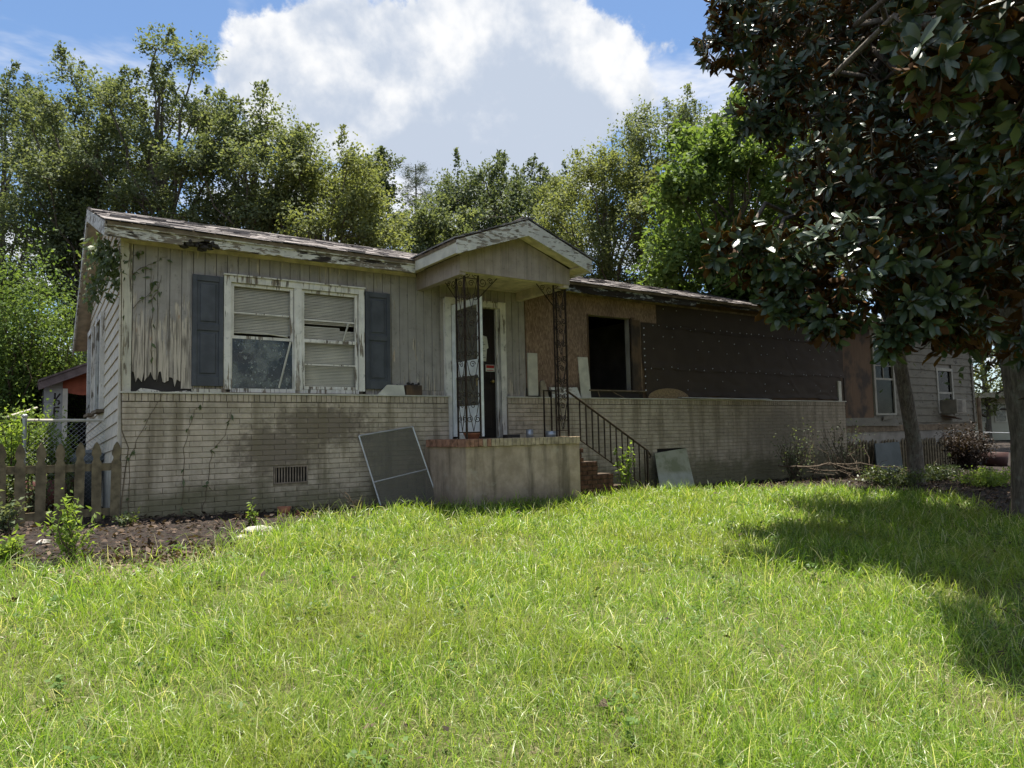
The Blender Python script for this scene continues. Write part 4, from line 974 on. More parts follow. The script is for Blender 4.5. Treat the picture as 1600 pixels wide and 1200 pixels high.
for (x, y, d, r) in LOB + [(x, y, None, .55) for x, y in BOUGH]:
    c = at(x, y, d) if d else ground_px(x, y) + np.array(SUN) * (8.0 / SUN.z); k = int(78 * r ** 1.9) + 24
    dd = randdir(k); rr = r * rng.random(k) ** .38; pp = c + dd * rr[:, None]
    src = tp_[3] + (tp_[4] - tp_[3]) * min(1, max(0, (500 - (y if d else 0)) / 400)); limb(tm, src, c, .055, .022, .06, 6)
    for q_ in pp[::3]: limb(tm, c, q_, .014, .007, .03, 3, 4)
    NEAR.append(np.full(k, bool(d and d < 9.0 and x < 1660))); P.append(pp); A.append(norm(dd + np.array([-.12, -.18, .12]) + rng.normal(0, .35, (k, 3))))
P = np.concatenate(P); A = np.concatenate(A); NEAR = np.concatenate(NEAR)
tm.build('trunk', M_bark, mag, True)
m_ = 10; n = len(P); ref = norm(np.cross(A, randdir(n))); oth = np.cross(A, ref)
ph = (np.arange(m_)[None] * 2.4 + rng.uniform(0, 6.28, (n, 1)) + rng.normal(0, .2, (n, m_))); open_ = rng.uniform(.35, 1.35, (n, m_))
rad = np.cos(ph)[..., None] * ref[:, None] + np.sin(ph)[..., None] * oth[:, None]
T = np.cos(open_)[..., None] * A[:, None] + np.sin(open_)[..., None] * rad; T[..., 2] -= .22
N_ = -np.cos(open_)[..., None] * rad * 1.0 + np.sin(open_)[..., None] * A[:, None] + rng.normal(0, .25, T.shape)
LP = P[:, None] - A[:, None] * (np.arange(m_) * .012)[None, :, None] + np.zeros_like(T); L = rng.uniform(.115, .20, (n, m_))
LEAF = np.array([(0, 0, 0), (.16, .085, .035), (.16, -.085, .02), (.48, .185, .03), (.48, 0, 0), (.48, -.185, .03), (.80, .165, .01), (.80, 0, -.03), (.80, -.165, .01), (1, 0, -.09)], float)
LF = np.array([(0, 4, 1), (0, 2, 4), (1, 4, 3), (2, 5, 4), (3, 4, 7), (3, 7, 6), (4, 5, 8), (4, 8, 7), (6, 7, 9), (7, 8, 9)])
tv2 = np.vstack([LEAF, LEAF - np.array([0, 0, .010])]); tf2 = np.vstack([LF[:, ::-1], LF + 10])
FAR = np.array([(0, 0, 0), (.52, .19, .04), (1, 0, -.05), (.52, -.19, .04)], float); FF = np.array([(0, 1, 2), (0, 2, 3)])
tv3 = np.vstack([FAR, FAR - np.array([0, 0, .012])]); tf3 = np.vstack([FF, FF[:, ::-1] + 4])
sel = np.repeat(NEAR, m_); LPf, Tf, Nf, Lf = LP.reshape(-1, 3), T.reshape(-1, 3), N_.reshape(-1, 3), L.ravel()
V1, F1 = leaf_cloud(tv2, tf2, LPf[sel], Tf[sel], Nf[sel], Lf[sel]); V2, F2 = leaf_cloud(tv3, tf3, LPf[~sel], Tf[~sel], Nf[~sel], Lf[~sel] * 1.05)
V = np.vstack([V1, V2]); F = np.vstack([F1, F2 + len(V1)])
mi = np.concatenate([np.tile(np.repeat([0, 1], 10), int(sel.sum())), np.tile(np.repeat([0, 1], 2), int((~sel).sum()))])
link('crown', fast_mesh('crown', V, F, [M_mag, M_magu], mi), mag)
# the big old trunk at the shaded edge of the yard
b0 = at(1612, 760, 10.5); bx, by = float(b0[0]), float(b0[1]); bz = float(gh(bx, by))
ot = thing('old_tree', 'thick dark tree trunk in the shade at the edge of the bare dirt', 'tree', (bx, by, bz))
MB().tube([(bx, by, bz - .2), (bx, by, bz + .25), (bx + .05, by, bz + 1.2), (bx + .1, by + .2, 3.0), (bx + .3, by + .3, 6.5)], [.34, .27, .24, .21, .1], 12).build('trunk', M_bark, ot, True)
P = at(1660, 250, 10.8) + rng.normal(0, 1, (9000, 3)) * np.array([1.0, 1.0, 1.3]); V, F = leaf_cloud(*DIAMOND, P, rng.normal(0, 1, P.shape), rng.normal(0, 1, P.shape) + np.array([0, 0, .7]), rng.uniform(.08, .14, len(P)))
link('crown', fast_mesh('crown', V, F, [M_leafB]), ot)

# ================================================================== left side: fence, shed, bank
fence = thing('picket_fence', 'weathered brown picket fence meeting the corner of the house', 'fence', (-.6, 0, -.1))
mp2 = picket_mesh(.098, .97); mp2.materials.append(M_fence)
for k in range(22):
    o = link('picket', mp2, fence); x = -.062 - k * .178
    o.location = (x, -.02 + random.uniform(-.006, .006), -.09 + random.uniform(-.02, .012)); o.rotation_euler = (0, random.uniform(-.02, .02), 0)
    o.matrix_parent_inverse = Matrix.Translation(fence.location).inverted()
for z in (.03, .54): B('rail', M_fence, fence, -4.0, -.02, .002, .04, z, z + .085)
for x in (-2.1, -3.9): B('post', M_fence, fence, x, x + .09, .042, .13, -.3, .8)
# chain link fence behind
cl = thing('chain_link_fence', 'chain link fence with pale top rail meeting the side wall', 'fence', (-1.2, 1.7, 0))
MB().tube([(-.04, 1.7, 1.16), (-.95, 1.7, 1.17)], .021, 6).build('top_rail', M_white2, cl)
for x in (-.93,): MB().tube([(x, 1.7, -.1), (x, 1.7, 1.20)], .026, 8).rock((x, 1.7, 1.22), (.035, .035, .03)).build('post', M_steel, cl)
wires = MB()
for k in range(-18, 18):
    for s in (1, -1):
        a = [(-.94 + k * .06 + (0 if s > 0 else 1.1)), 0.05]; pts = []
        for i in range(2): pts.append((a[0] + s * i * 1.1, 1.7, .05 + i * 1.1))
        x0_, x1_ = sorted((pts[0][0], pts[1][0]))
        lo, hi_ = max(x0_, -.94), min(x1_, -.03)
        if hi_ - lo > .03:
            zf = lambda xx: .05 + (xx - pts[0][0]) / s
            wires.tube([(lo, 1.7 + .002 * s, zf(lo)), (hi_, 1.7 + .002 * s, zf(hi_))], .002, 3)
stuff(wires.build('wire_mesh', M_steel, cl))
fm = thing('folding_frame', 'bent white metal tube frame sticking up behind the picket fence', 'frame', tuple(at(41, 760, 9.8)))
MB().tube([at(58, 637, 10), at(8, 652, 9.6), at(38, 654, 9.8), at(41, 676, 9.8), at(43, 780, 9.8)], .016, 6).build('tube', M_white2, fm)
for u in (.25, .5, .75): MB().tube([at(8, 652, 9.6) + (at(58, 637, 10) - at(8, 652, 9.6)) * u, at(8, 652, 9.6) + (at(38, 654, 9.8) - at(8, 652, 9.6)) * u], .008, 5).build('strut', M_white2, fm)
bn = at(137, 760, 9.7); bnz = float(gh(bn[0], bn[1])); zt_ = float(at(137, 716, 9.7)[2])
tb = thing('dustbin', 'grey plastic bin with domed lid behind the picket fence', 'bin', (float(bn[0]), float(bn[1]), bnz))
M_bin = simple('grey_plastic', (.16, .175, .18), .5, .12, 6)
MB().lathe([(0, 0), (.16, 0), (.19, zt_ - bnz)], (bn[0], bn[1], bnz), 20).build('body', M_bin, tb, True)
MB().lathe([(.215, -.03), (.215, .005), (.20, .04), (.14, .09), (.05, .115), (0, .118)], (bn[0], bn[1], zt_), 20).build('lid', M_bin, tb, True)
MB().tube([(bn[0] - .1, bn[1] - .18, zt_ + .02), (bn[0] - .05, bn[1] - .2, zt_ + .07), (bn[0] + .05, bn[1] - .2, zt_ + .07), (bn[0] + .1, bn[1] - .18, zt_ + .02)], .014, 6).build('handle', M_bin, tb)
rd = at(72, 800, 9.3)
M_tub = simple('faded_red_plastic', (.13, .05, .04), .6, .3, 6)
tag(MB().lathe([(0, .0), (.30, .0), (.38, .42), (.36, .42), (.29, .02), (0, .02)], (float(rd[0]), float(rd[1]), float(gh(rd[0], rd[1]))), 20).build('plastic_tub', M_tub, smooth=True), 'faded red plastic tub half hidden behind the pickets', 'tub')
# shed with painted letters
SYD = 8.0
s0 = on_plane(68, 650, Y=SYD); s1 = on_plane(97, 650, Y=SYD); e0 = on_plane(60, 597, Y=SYD - .25); e1 = on_plane(137, 570, Y=SYD - .25)
shed = thing('shed', 'tumbledown outbuilding with scrawled letters and dark open doorway', 'shed', (float(s0[0]), SYD, 0))
M_shed = simple('grey_shed_board', (.33, .325, .30), .85, .15, 3)
M_shroof = simple('rust_brown_board', (.16, .12, .11), .85, .3, 6)
sx0, sx1 = float(s0[0]), float(s1[0]); sl_ = float((e1[2] - e0[2]) / (e1[0] - e0[0])); zz0 = float(e0[2])
rz = lambda x_: zz0 - .05 + sl_ * (x_ - float(e0[0]))
for k in range(9):
    z_ = -.1 + k * .30; z1_ = min(z_ + .297, rz((sx0 + sx1) / 2) - .04)
    if z1_ - z_ > .05: MB().cbox(sx0, sx1, SYD - .02, SYD + .02, z_, z1_, .004).build('wall_board', M_shed, shed)
MB().box(sx1, sx1 + .09, SYD - .03, SYD + .04, -.1, rz(sx1) - .25).build('door_post', M_white2, shed)
MB().prism([(float(e0[0]), SYD - .25, zz0 - .16), (3.2, SYD - .25, rz(3.2) - .10), (3.2, SYD - .25, rz(3.2) + .07), (float(e0[0]), SYD - .25, zz0)], (0, .03, 0)).build('verge_board', M_shroof, shed)
MB().prism([(float(e0[0]), SYD - .27, zz0 + .01), (3.2, SYD - .27, rz(3.2) + .08), (3.2, SYD - .27, rz(3.2) + .12), (float(e0[0]), SYD - .27, zz0 + .05)], (0, 4.0, 0)).build('roof', M_shroof, shed)
MB().prism([(sx1 + .3, SYD - .01, rz(sx1) - .38), (3.0, SYD - .01, rz(sx1) - .42), (3.0, SYD - .01, rz(3.0) - .06), (sx1 - .4, SYD - .01, rz(sx1 - .4) - .06)], (0, .03, 0)).build('red_gable_board', simple('red_brown_paint', (.30, .085, .045), .8, .2, 6), shed)
MB().box(sx0 + .04, 3.0, SYD + 3.5, SYD + 3.6, -.1, 2.6).box(sx0, sx0 + .05, SYD + .03, SYD + 3.5, -.1, rz(sx0) - .1).box(3.0, 3.1, SYD, SYD + 3.6, -.1, 2.6).build('inner_wall', M_dark, shed)
def stroke(m, pts, wd=.016):
    w_ = [on_plane(*p_, Y=SYD - .026) for p_ in pts]; m.tube(w_, wd, 4)
let = MB(); stroke(let, [(86, 614), (85, 634)]); stroke(let, [(94, 615), (86.5, 625), (92, 626), (93, 630), (90, 632)]); stroke(let, [(85, 636), (84, 652)]); stroke(let, [(85, 636.5), (93, 636.5)]); stroke(let, [(85, 642.5), (92, 642.5)]); stroke(let, [(84, 654.5), (92, 655)]); stroke(let, [(84, 652), (83.5, 668)])
let.build('lettering', M_dark, shed)
# bank smothered in creeper
def bank_h(x, y): return gh(x, y) + (np.clip((y - 11.0) / 3.5, 0, 1) ** .7) * (2.3 + .10 * (np.asarray(x) + 4)) + .25 * np.sin(np.asarray(x) * 1.1 + y)
bank = thing('creeper_bank', 'bank smothered in dark green creeper behind the outbuilding', 'creeper', (-6, 13, 0)); bank['kind'] = 'stuff'
V, F = grid(np.arange(-18, 4.1, .5), np.arange(11, 22, .5), lambda x, y: bank_h(x, y)); link('bank', fast_mesh('bank', V, F, [M_soil], smooth=True), bank)
n = 42000; X, Y = rng.uniform(-14, 4, n), 11 + 7 * rng.random(n) ** 1.5; P = np.stack([X, Y, bank_h(X, Y) + np.abs(rng.normal(0, .10, n))], 1)
V, F = leaf_cloud(*DIAMOND, P, rng.normal(0, 1, (n, 3)) + np.array([0, -.4, -.3]), rng.normal(0, .5, (n, 3)) + np.array([0, -.5, .9]), rng.uniform(.07, .14, n), rng.uniform(.09, .17, n))
link('leaves', fast_mesh('leaves', V, F, [M_ivy]), bank)

def shrub(name, label, c, r, n, mat, leaf=.05, stems=14, cat='shrub', lobes=5, width=1.0, group=None):
    """bushy plant: stems from the ground and clumped leaves; c = ground point, r = (rx, ry, height)"""
    t_ = thing(name, label, cat, tuple(map(float, c)), group); c = np.array(c, float); tips = []
    m = MB()
    for i in range(stems):
        a = rng.uniform(0, 6.28); q_ = rng.random() ** .5; h = r[2] * rng.uniform(.45, 1.0); e = c + np.array([r[0] * q_ * math.cos(a), r[1] * q_ * math.sin(a), h])
        limb(m, c + rng.normal(0, .03, 3) * np.array([1, 1, 0]), e, .006 + .004 * r[2], .0025, .06, 5, 4); tips.append(e)
    m.build('stems', M_twig, t_)
    tips = np.array(tips); k = n // stems; u = rng.uniform(.25, 1.05, (stems, k, 1))
    P_ = c + (tips[:, None] - c) * u + rng.normal(0, 1, (stems, k, 3)) * np.array(r) * .13
    P_[..., 2] = np.maximum(P_[..., 2], c[2] + .02); P_ = P_.reshape(-1, 3)
    V_, F_ = leaf_cloud(*DIAMOND, P_, rng.normal(0, 1, P_.shape) + np.array([0, 0, .1]), rng.normal(0, .7, P_.shape) + np.array([0, 0, 1.]), leaf * rng.uniform(.6, 1.3, len(P_)), leaf * width * rng.uniform(.7, 1.2, len(P_)))
    link('leaves', fast_mesh('leaves', V_, F_, [mat]), t_); return t_
simple_dark = leafmat('maroon_leaf', (.030, .022, .018), (.065, .045, .035), .2, .55)
def gpt(x, y): q_ = ground_px(x, y); return (float(q_[0]), float(q_[1]), float(gh(q_[0], q_[1])))
def gat(x, d): q_ = at(x, 690, d); return (float(q_[0]), float(q_[1]), float(gh(q_[0], q_[1])))
shrub('vine_thicket', 'sunlit mound of vines in front of the dark trees above the outbuilding', gat(35, 16.5), (1.35, 1.2, 4.6), 30000, M_leafD, .10, 60)
shrub('bramble', 'tangled bramble between the picket fence and the chain link', gat(28, 9.3), (.55, .45, 1.25), 5200, M_weed, .06, 50)
shrub('bramble', 'leggy bramble growing against the pale top rail', gat(88, 9.7), (.30, .3, 1.15), 2600, M_weed, .06, 30)
shrub('bramble', 'dark bramble at the end of the picket fence away from the house', gat(-40, 9.6), (.6, .6, 1.25), 3400, M_ivy, .06, 30)
shrub('creeper', 'creeper sprawling through the middle pickets', gat(66, 8.55), (.28, .12, .62), 620, M_leafA, .05, 18, 'creeper')
shrub('creeper', 'creeper climbing the outermost pickets next to the broad leaved weeds', gat(8, 8.3), (.3, .12, .75), 760, M_ivy, .05, 20, 'creeper')
shrub('creeper', 'small creeper beside the bin behind the pickets', gat(112, 9.0), (.16, .12, .75), 420, M_ivy, .05, 14, 'creeper')
shrub('sapling', 'bright leafy sapling growing in the bare soil before the fence', gpt(118, 878), (.26, .22, .52), 420, M_weed, .062, 9, 'weed', width=.75)
shrub('weed', 'small weed at the foot of the brick corner', gpt(203, 822), (.14, .12, .16), 130, M_ivy, .05, 7, 'weed')
shrub('weed', 'small bright weed beside the flat stones', gpt(396, 822), (.08, .07, .22), 90, M_weed, .055, 5, 'weed')
shrub('weed', 'broad leaved weed clump at the edge of lawn and fence', gpt(18, 880), (.22, .2, .22), 260, M_weed, .06, 9, 'weed')
shrub('weed', 'pale leaved plant standing before the outermost pickets', gpt(5, 838), (.2, .2, .38), 260, M_leafA, .07, 9, 'weed')
shrub('vine', 'leafy creeper climbing through the step railing', (6.95, -1.05, -.2), (.22, .1, .95), 230, M_weed, .075, 9, 'vine')
shrub('dry_shrub', 'half dead shrub against the damp brick wall', (12.2, -.55, float(gh(12.2, -.55))), (.9, .35, 1.1), 900, M_leafA, .05, 34)
shrub('dry_shrub', 'bare twiggy shrub where the brick wall meets the wing', (14.0, -.55, float(gh(14.0, -.55))), (.9, .35, 1.25), 700, M_leafB, .05, 34)
shrub('dark_bush', 'rounded dark bush below the far corner of the wing', gat(1512, 18.0), (.7, .6, .95), 6000, simple_dark, .07, 40)
for i, (x, d, lab) in enumerate(((1450, 15.2, 'low ground cover plants between the magnolia trunk and the dark bush'), (1395, 14.2, 'low ground cover plants at the magnolia foot before the blue grey panel'), (1545, 14.6, 'sunlit leafy ground cover beside the dark bush'))):
    shrub('ground_cover', lab, gat(x, d), (1.0, .6, .32), 2600, M_ivy if i < 2 else M_weed, .06, 34, 'plant')  # leaf colour carries the shade: darker clumps, a brighter one for the sunlit clump
# dead branches
for i, (a, e) in enumerate((((11.3, -1.2), (14.2, -1.4)), ((12.6, -.9), (15.2, -1.9)), ((11.6, -.6), (13.3, -1.5)))):
    m = MB(); za, ze = float(gh(*a)), float(gh(*e)); limb(m, (*a, za + .35), (*e, ze + .05), .020, .006, .03, 9, 5, .012)
    for k in range(14):
        u = random.uniform(.1, .95); q_ = np.array((*a, za + .3)) * (1 - u) + np.array((*e, ze + .08)) * u; limb(m, q_, q_ + rng.normal(0, .25, 3) + np.array([0, 0, .2]), .008, .003, .05, 4, 4)
    tag(m.build('dead_branch', M_twig), ('longest dead branch lying along the foot of the brick wall', 'dead branch reaching out towards the magnolia trunk', 'short dead branch heaped against the half dead shrub')[i], 'branch', 'dead branches on the ground')

# ---- vine on the gable corner, stems on the wall
vn = thing('climbing_vine', 'climbing vine hanging from the roof corner over the side wall', 'vine', (0, 0, 0)); m = MB()
for pts in ([(188, 800), (195, 740), (201, 700), (190, 672), (189, 560), (190, 430), (186, 385)],):
    m.tube([on_plane(*p_, Y=-.015 if p_[1] > 612 else .06) for p_ in pts], .006, 5)
def wiggle(pts, Y, r0):
    w_ = [on_plane(*p_, Y=Y) for p_ in pts]; out = []
    for i in range(len(w_) - 1):
        for u in np.linspace(0, 1, 7)[:-1]:
            q_ = w_[i] * (1 - u) + w_[i + 1] * u; out.append(q_ + np.array([rng.normal(0, .008), 0, rng.normal(0, .006)]))
    out.append(w_[-1]); m.tube(out, np.linspace(r0, r0 * .4, len(out)), 4); STEM.append(np.array(out))
STEM = []
for pts in ([(200, 800), (203, 720), (212, 690), (240, 640), (254, 616)], [(284, 790), (288, 700), (305, 640), (315, 634)], [(317, 800), (326, 740), (330, 705), (352, 680), (362, 640)]): wiggle(pts, -.011, .0042)
for pts in ([(195, 495), (215, 475), (236, 455), (240, 430)], [(205, 430), (222, 418), (240, 410), (262, 400)], [(236, 560), (237, 480), (236, 410)], [(200, 410), (214, 395), (222, 392)], [(236, 470), (248, 452), (252, 430)]): wiggle(pts, .082, .0036)
m.build('stems', simple('creeper_stem', (.15, .115, .07), .9, .3, 12), vn)
P = []
for (x, y, r_, k) in ((158, 385, 15, 110), (165, 405, 18, 130), (160, 430, 18, 120), (148, 450, 12, 60), (175, 395, 12, 70), (143, 465, 9, 40), (178, 420, 9, 50), (173, 462, 5, 16), (150, 395, 12, 70), (182, 440, 6, 24)):
    c = at(x, y, 8.35); P.append(c + rng.normal(0, 1, (k, 3)) * np.array([.055, .10, .065]) * r_ / 13)
for q_ in STEM: P.append(q_[rng.integers(0, len(q_), 9)] + np.array([0, -.012, 0]) + rng.normal(0, .012, (9, 3)) * np.array([1, .3, 1]))
P = np.concatenate(P); V, F = leaf_cloud(*DIAMOND, P, rng.normal(0, .6, P.shape) + np.array([-.3, -.3, -.9]), rng.normal(0, .5, P.shape) + np.array([-.4, -.7, .5]), rng.uniform(.06, .11, len(P)), rng.uniform(.05, .08, len(P)))
link('leaves', fast_mesh('leaves', V, F, [M_ivy]), vn)

# ---- stones, pot, stump
M_stone = simple('pale_stone', (.36, .34, .30), .9, .25, 12, bmp=.6)
for (x, y, r, lab) in ((402, 832, (.17, .10, .05), 'flat pale stone at the lawn edge below the foundation vent'), (224, 897, (.07, .05, .03), 'small pale stone on the bare sandy patch'), (68, 850, (.06, .05, .03), 'small stone in the dark soil before the fence'), (378, 842, (.07, .05, .03), 'small stone beside the flat pale stone')):
    c = gpt(x, y); tag(MB().rock((c[0], c[1], c[2] + r[2] * .4), r, int(x)).build('stone', M_stone, smooth=False), lab, 'stone')
c = gpt(444, 806); t = thing('broken_pot', 'broken red clay pot by the brick wall', 'pot', c)
MB().lathe([(0, .0), (.055, .0), (.085, .11), (.075, .11), (.05, .01), (0, .01)], (c[0], c[1], c[2]), 12).build('pot', M_terra, t, True)
MB().prism([(c[0] + .1, c[1] - .05, c[2]), (c[0] + .2, c[1] - .05, c[2]), (c[0] + .16, c[1] - .02, c[2] + .06)], (0, .02, 0)).build('shard', M_terra, t)
c = gpt(558, 808); t = thing('stump', 'small grey cut stump with dead twigs beside the leaning screen', 'stump', c)
m = MB(); m.tube([(c[0], c[1], c[2] - .05), (c[0], c[1], c[2] + .10), (c[0] + .02, c[1], c[2] + .20)], [.07, .055, .05], 9); m.build('trunk', M_twig, t)
m = MB()
for k in range(7): limb(m, (c[0], c[1], c[2] + .1), (c[0] + random.uniform(-.2, .2), c[1] + random.uniform(-.15, .1), c[2] + random.uniform(.15, .34)), .008, .003, .05, 4, 4)
m.build('twigs', M_twig, t)

# ---- neighbour's house past the wing
nb = at(1535, 690, 40); bz = float(gh(nb[0], nb[1])); R = Matrix.Translation((float(nb[0]), float(nb[1]), bz)) @ Matrix.Rotation(-YAW * 0 + math.radians(-38), 4, 'Z')
nh = thing('neighbour_house', 'low cream house with pale flat roof edge beyond the wing', 'house', (float(nb[0]), float(nb[1]), bz))
M_nb = simple('cream_wall', (.46, .43, .33), .85, .12, 1); zt_ = float(at(1530, 622, 40)[2]) - bz
MB().box(-1.3, 3.0, 0, 5, 0, zt_, T=R).build('wall', M_nb, nh)
MB().box(-1.5, 3.4, -.7, 5.4, zt_, zt_ + .30, T=R).build('roof', M_white2, nh)
for x0, x1 in ((-.2, .35), (.75, 1.4)):
    ww = MB().box(x0, x1, -.05, -.002, 1.0, 2.1, T=R).build('window', M_white2, nh); MB().box(x0 + .07, x1 - .07, -.07, -.052, 1.07, 2.03, T=R).build('pane', M_glass, ww)
MB().box(-1.2, -.9, -.04, -.002, 1.1, 1.7, T=R).build('shutter', M_dark, nh)
wf = thing('wire_fence', 'wire fence with dark post past the end of the wing', 'fence', gat(1533, 22))
c0 = gat(1533, 22); MB().tube([(c0[0], c0[1], c0[2] - .1), (c0[0], c0[1], float(at(1533, 621, 22)[2]))], .06, 7).build('post', M_wood, wf)
MB().tube([at(1522, 675, 22), at(1640, 678, 22)], .012, 4).build('wire', M_steel, wf)
tag(MB().lathe([(0, 0), (.28, 0), (.33, .35), (.31, .35), (.26, .02), (0, .02)], gat(1552, 19), 16).build('plastic_tub', simple('dull_maroon_plastic', (.06, .028, .024), .7, .3, 6), smooth=True), 'dull maroon plastic tub by the wire fence', 'tub')

# ================================================================== grass
n = 335000
r = 1.3 + 14 * rng.random(n) ** .95; th = rng.uniform(-1.05, 1.05, n)
fw = math.atan2(FWD[1], FWD[0]); X = CAM[0] + r * np.cos(fw + th); Y = CAM[1] + r * np.sin(fw + th)
patch = np.sin(X * 1.9 + 1.3 * np.sin(Y * 2.3)) * np.sin(Y * 2.1 + .7 * X) + .6 * np.sin(X * 5.3 + 2) * np.sin(Y * 4.7 + 1)
jx, jy = X + rng.normal(0, .13, n), Y + rng.normal(0, .13, n)
bp = ground_px(255, 885); bare = np.exp(-(((X - bp[0]) / .62) ** 2 + ((Y - bp[1]) / .34) ** 2)) + .8 * np.exp(-(((X - bp[0] - .5) / .5) ** 2 + ((Y - bp[1] - .5) / .25) ** 2))
keep = in_lawn(jx, jy) & (r > 1.5) & (rng.random(n) < .82 + .25 * patch) & (rng.random(n) > bare * 1.05)
X, Y, r, patch = X[keep], Y[keep], r[keep], patch[keep]; n = len(X)
near = np.clip(r / 5.5, .8, 2.0)
tuft = .5 + .5 * np.sin(X * 3.3 + 2 * np.sin(Y * 1.7)) * np.sin(Y * 2.9 + X)
clumpy = np.clip(np.sin(X * 7.1 + 2.2 * np.sin(Y * 5.3)) * np.sin(Y * 6.7 + 1.9 * np.sin(X * 4.1)), 0, 1)
H = (.085 + .15 * rng.random(n) ** 1.5 + .10 * tuft * rng.random(n) + .11 * clumpy * rng.random(n)) * (1 + .15 * patch); Wd = rng.uniform(.0013, .0030, n) * near
a = rng.uniform(0, 6.28, n); lean = np.stack([np.cos(a), np.sin(a), np.zeros(n)], 1); bend = rng.uniform(.35, 2.35, n)[:, None]
P0 = np.stack([X, Y, gh(X, Y) + .012], 1); b2 = a + math.pi / 2 + rng.normal(0, .5, n); sd_ = np.stack([np.cos(b2), np.sin(b2), rng.normal(0, .35, n)], 1)
t0 = rng.uniform(0, .45, n)[:, None]; upv = np.array([0, 0, 1.0])
def along(t_):
    """point on a blade that leans by t0 and curls through the angle bend"""
    th_ = t0 + bend * t_
    return P0 + H[:, None] * (lean * (np.cos(t0) - np.cos(th_)) / bend + upv * (np.sin(th_) - np.sin(t0)) / bend)
rows = []
for t_, wf_ in ((0, 1.0), (.38, .9), (.72, .62)):
    c = along(t_); s_ = sd_ * (Wd * wf_)[:, None]; rows += [c - s_, c + s_]
V = np.stack(rows + [along(1.0)], 1); V[..., 2] = np.maximum(V[..., 2], gh(V[..., 0], V[..., 1]) + .01); V = V.reshape(-1, 3); o_ = (np.arange(n) * 7)[:, None]
F = np.concatenate([o_ + np.array([0, 1, 3]), o_ + np.array([0, 3, 2]), o_ + np.array([2, 3, 5]), o_ + np.array([2, 5, 4]), o_ + np.array([4, 5, 6])])
def grassm(g, b):
    nt = g.nt; out = [q_ for q_ in nt.nodes if q_.type == 'OUTPUT_MATERIAL'][0]; r_ = g.rnd(); p = g.pos()
    c = g.ramp(r_, [(0, (.055, .125, .010)), (.45, (.150, .250, .024)), (.85, (.27, .36, .065)), (.91, (.44, .42, .20)), (1, (.60, .57, .38))])
    c = g.mix(g.math('MULTIPLY', g.step(g.noise(p, .8, 4), .42, .68), .55), c, (.20, .225, .04))
    g.put(b.inputs['Base Color'], c); b.inputs['Roughness'].default_value = .38; b.inputs['Specular IOR Level'].default_value = .42
    tl = g.n('ShaderNodeBsdfTranslucent'); g.put(tl.inputs[0], g.mix(1, c, (1.5, 1.55, .72), 'MULTIPLY')); m = g.n('ShaderNodeMixShader'); m.inputs[0].default_value = .45
    nt.links.new(b.outputs[0], m.inputs[1]); nt.links.new(tl.outputs[0], m.inputs[2]); nt.links.new(m.outputs[0], out.inputs[0])
M_grass = material('grass_blade', grassm)
gr = link('grass', fast_mesh('grass', V, F, [M_grass])); tag(gr, 'long bright green unmown grass covering the front yard', 'grass', kind='stuff')
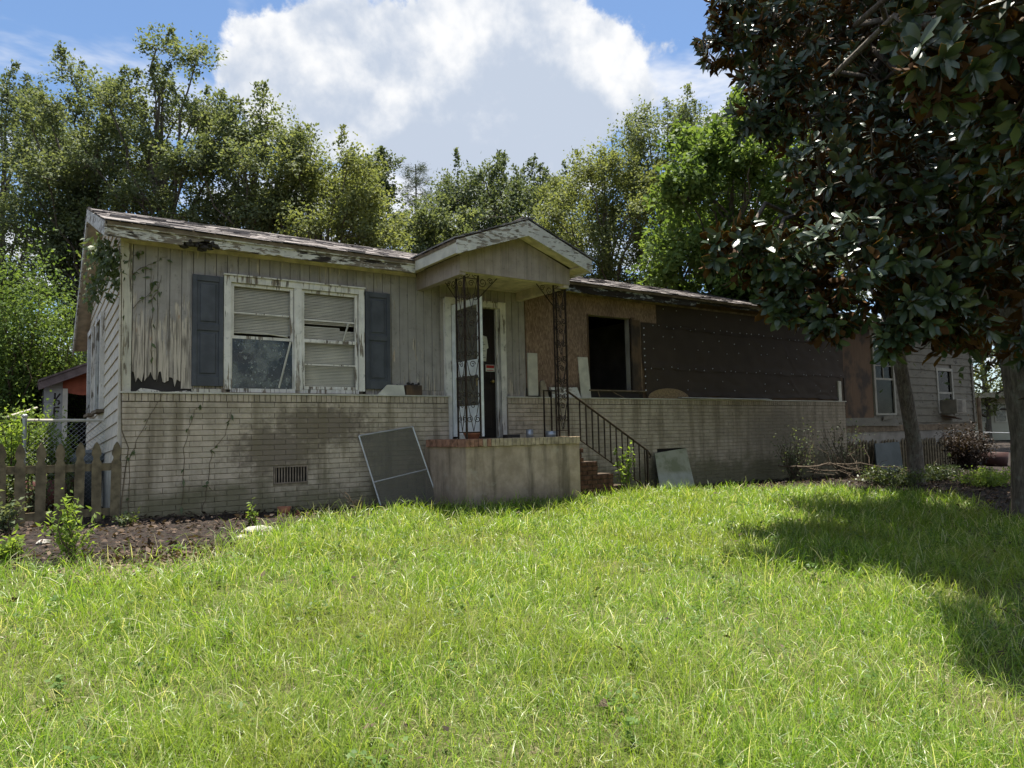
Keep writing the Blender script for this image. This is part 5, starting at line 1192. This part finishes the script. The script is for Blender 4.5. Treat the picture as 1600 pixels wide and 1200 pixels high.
# leaf litter on the bare soil
LX, LY = rng.uniform(-6, 13, 900), rng.uniform(-9, -1.5, 900); kk_ = in_lawn(LX, LY); LX, LY = LX[kk_], LY[kk_]
SX_, SY_ = bp[0] + rng.normal(.2, .5, 2200), bp[1] + rng.normal(.15, .3, 2200)
n = 60000; X, Y = rng.uniform(-5, 18, n), rng.uniform(-8, .6, n); k = ~in_lawn(X + rng.normal(0, .15, n), Y + rng.normal(0, .15, n)) & ~((X > -.02) & (Y > -.02)); X, Y = X[k], Y[k]; n = len(X)
X, Y = np.concatenate([X, SX_, LX]), np.concatenate([Y, SY_, LY]); n = len(X); lift_ = np.where(np.arange(n) >= n - len(LX), rng.uniform(.05, .12, n), rng.uniform(.022, .042, n))
P = np.stack([X, Y, gh(X, Y) + lift_], 1); V, F = leaf_cloud(*DIAMOND, P, rng.normal(0, 1, (n, 3)) * np.array([1, 1, .35]), rng.normal(0, .45, (n, 3)) + np.array([0, 0, 1.]), .02 + .07 * rng.random(n) ** 2.2)
M_lit = leafmat('dead_leaf', (.018, .012, .009), (.14, .098, .068), .15, .7)
lt = link('leaf_litter', fast_mesh('leaf_litter', V, F, [M_lit])); tag(lt, 'brown dead leaves scattered over the bare soil', 'leaves', kind='stuff')

# low broad-leaved weeds in the lawn
n = 190; CX, CY = rng.uniform(-4, 9, n), rng.uniform(-7.8, -1.8, n); k = in_lawn(CX, CY); CX, CY = CX[k], CY[k]; m_ = 26; n = len(CX)
rr = rng.uniform(.03, .13, (n, 1)); aa = rng.uniform(0, 6.28, (n, m_)); q_ = rng.random((n, m_)) ** .5 * rr
X, Y = (CX[:, None] + q_ * np.cos(aa)).ravel(), (CY[:, None] + q_ * np.sin(aa)).ravel(); P = np.stack([X, Y, gh(X, Y) + rng.uniform(.05, .16, len(X))], 1)
V, F = leaf_cloud(*DIAMOND, P, rng.normal(0, 1, P.shape) * np.array([1, 1, .3]), rng.normal(0, .4, P.shape) + np.array([0, 0, 1.]), rng.uniform(.02, .05, len(P)), rng.uniform(.03, .06, len(P)))
lw = link('lawn_weeds', fast_mesh('lawn_weeds', V, F, [leafmat('clover_leaf', (.07, .13, .03), (.14, .22, .06), .4, .5)])); tag(lw, 'low clover like weeds dotted through the unmown lawn', 'weeds', kind='stuff')

# look-alikes belong together
GROUPS = {'broadleaf_tree': 'broadleaf trees behind the house', 'bramble': 'brambles behind the picket fence', 'creeper': 'creepers on the picket fence', 'weed': 'weeds in the bare soil', 'stone': 'stones at the lawn edge',
          'board_offcut': 'board scraps on the brick ledge', 'panel_board': 'boards leaning against the house', 'dry_shrub': 'dry shrubs along the brick wall', 'ground_cover': 'ground cover round the magnolia', 'plastic_tub': 'old plastic tubs'}
for o in COL.objects:
    base_ = o.name.split('.')[0]
    if o.parent is None and base_ in GROUPS: o['group'] = GROUPS[base_]
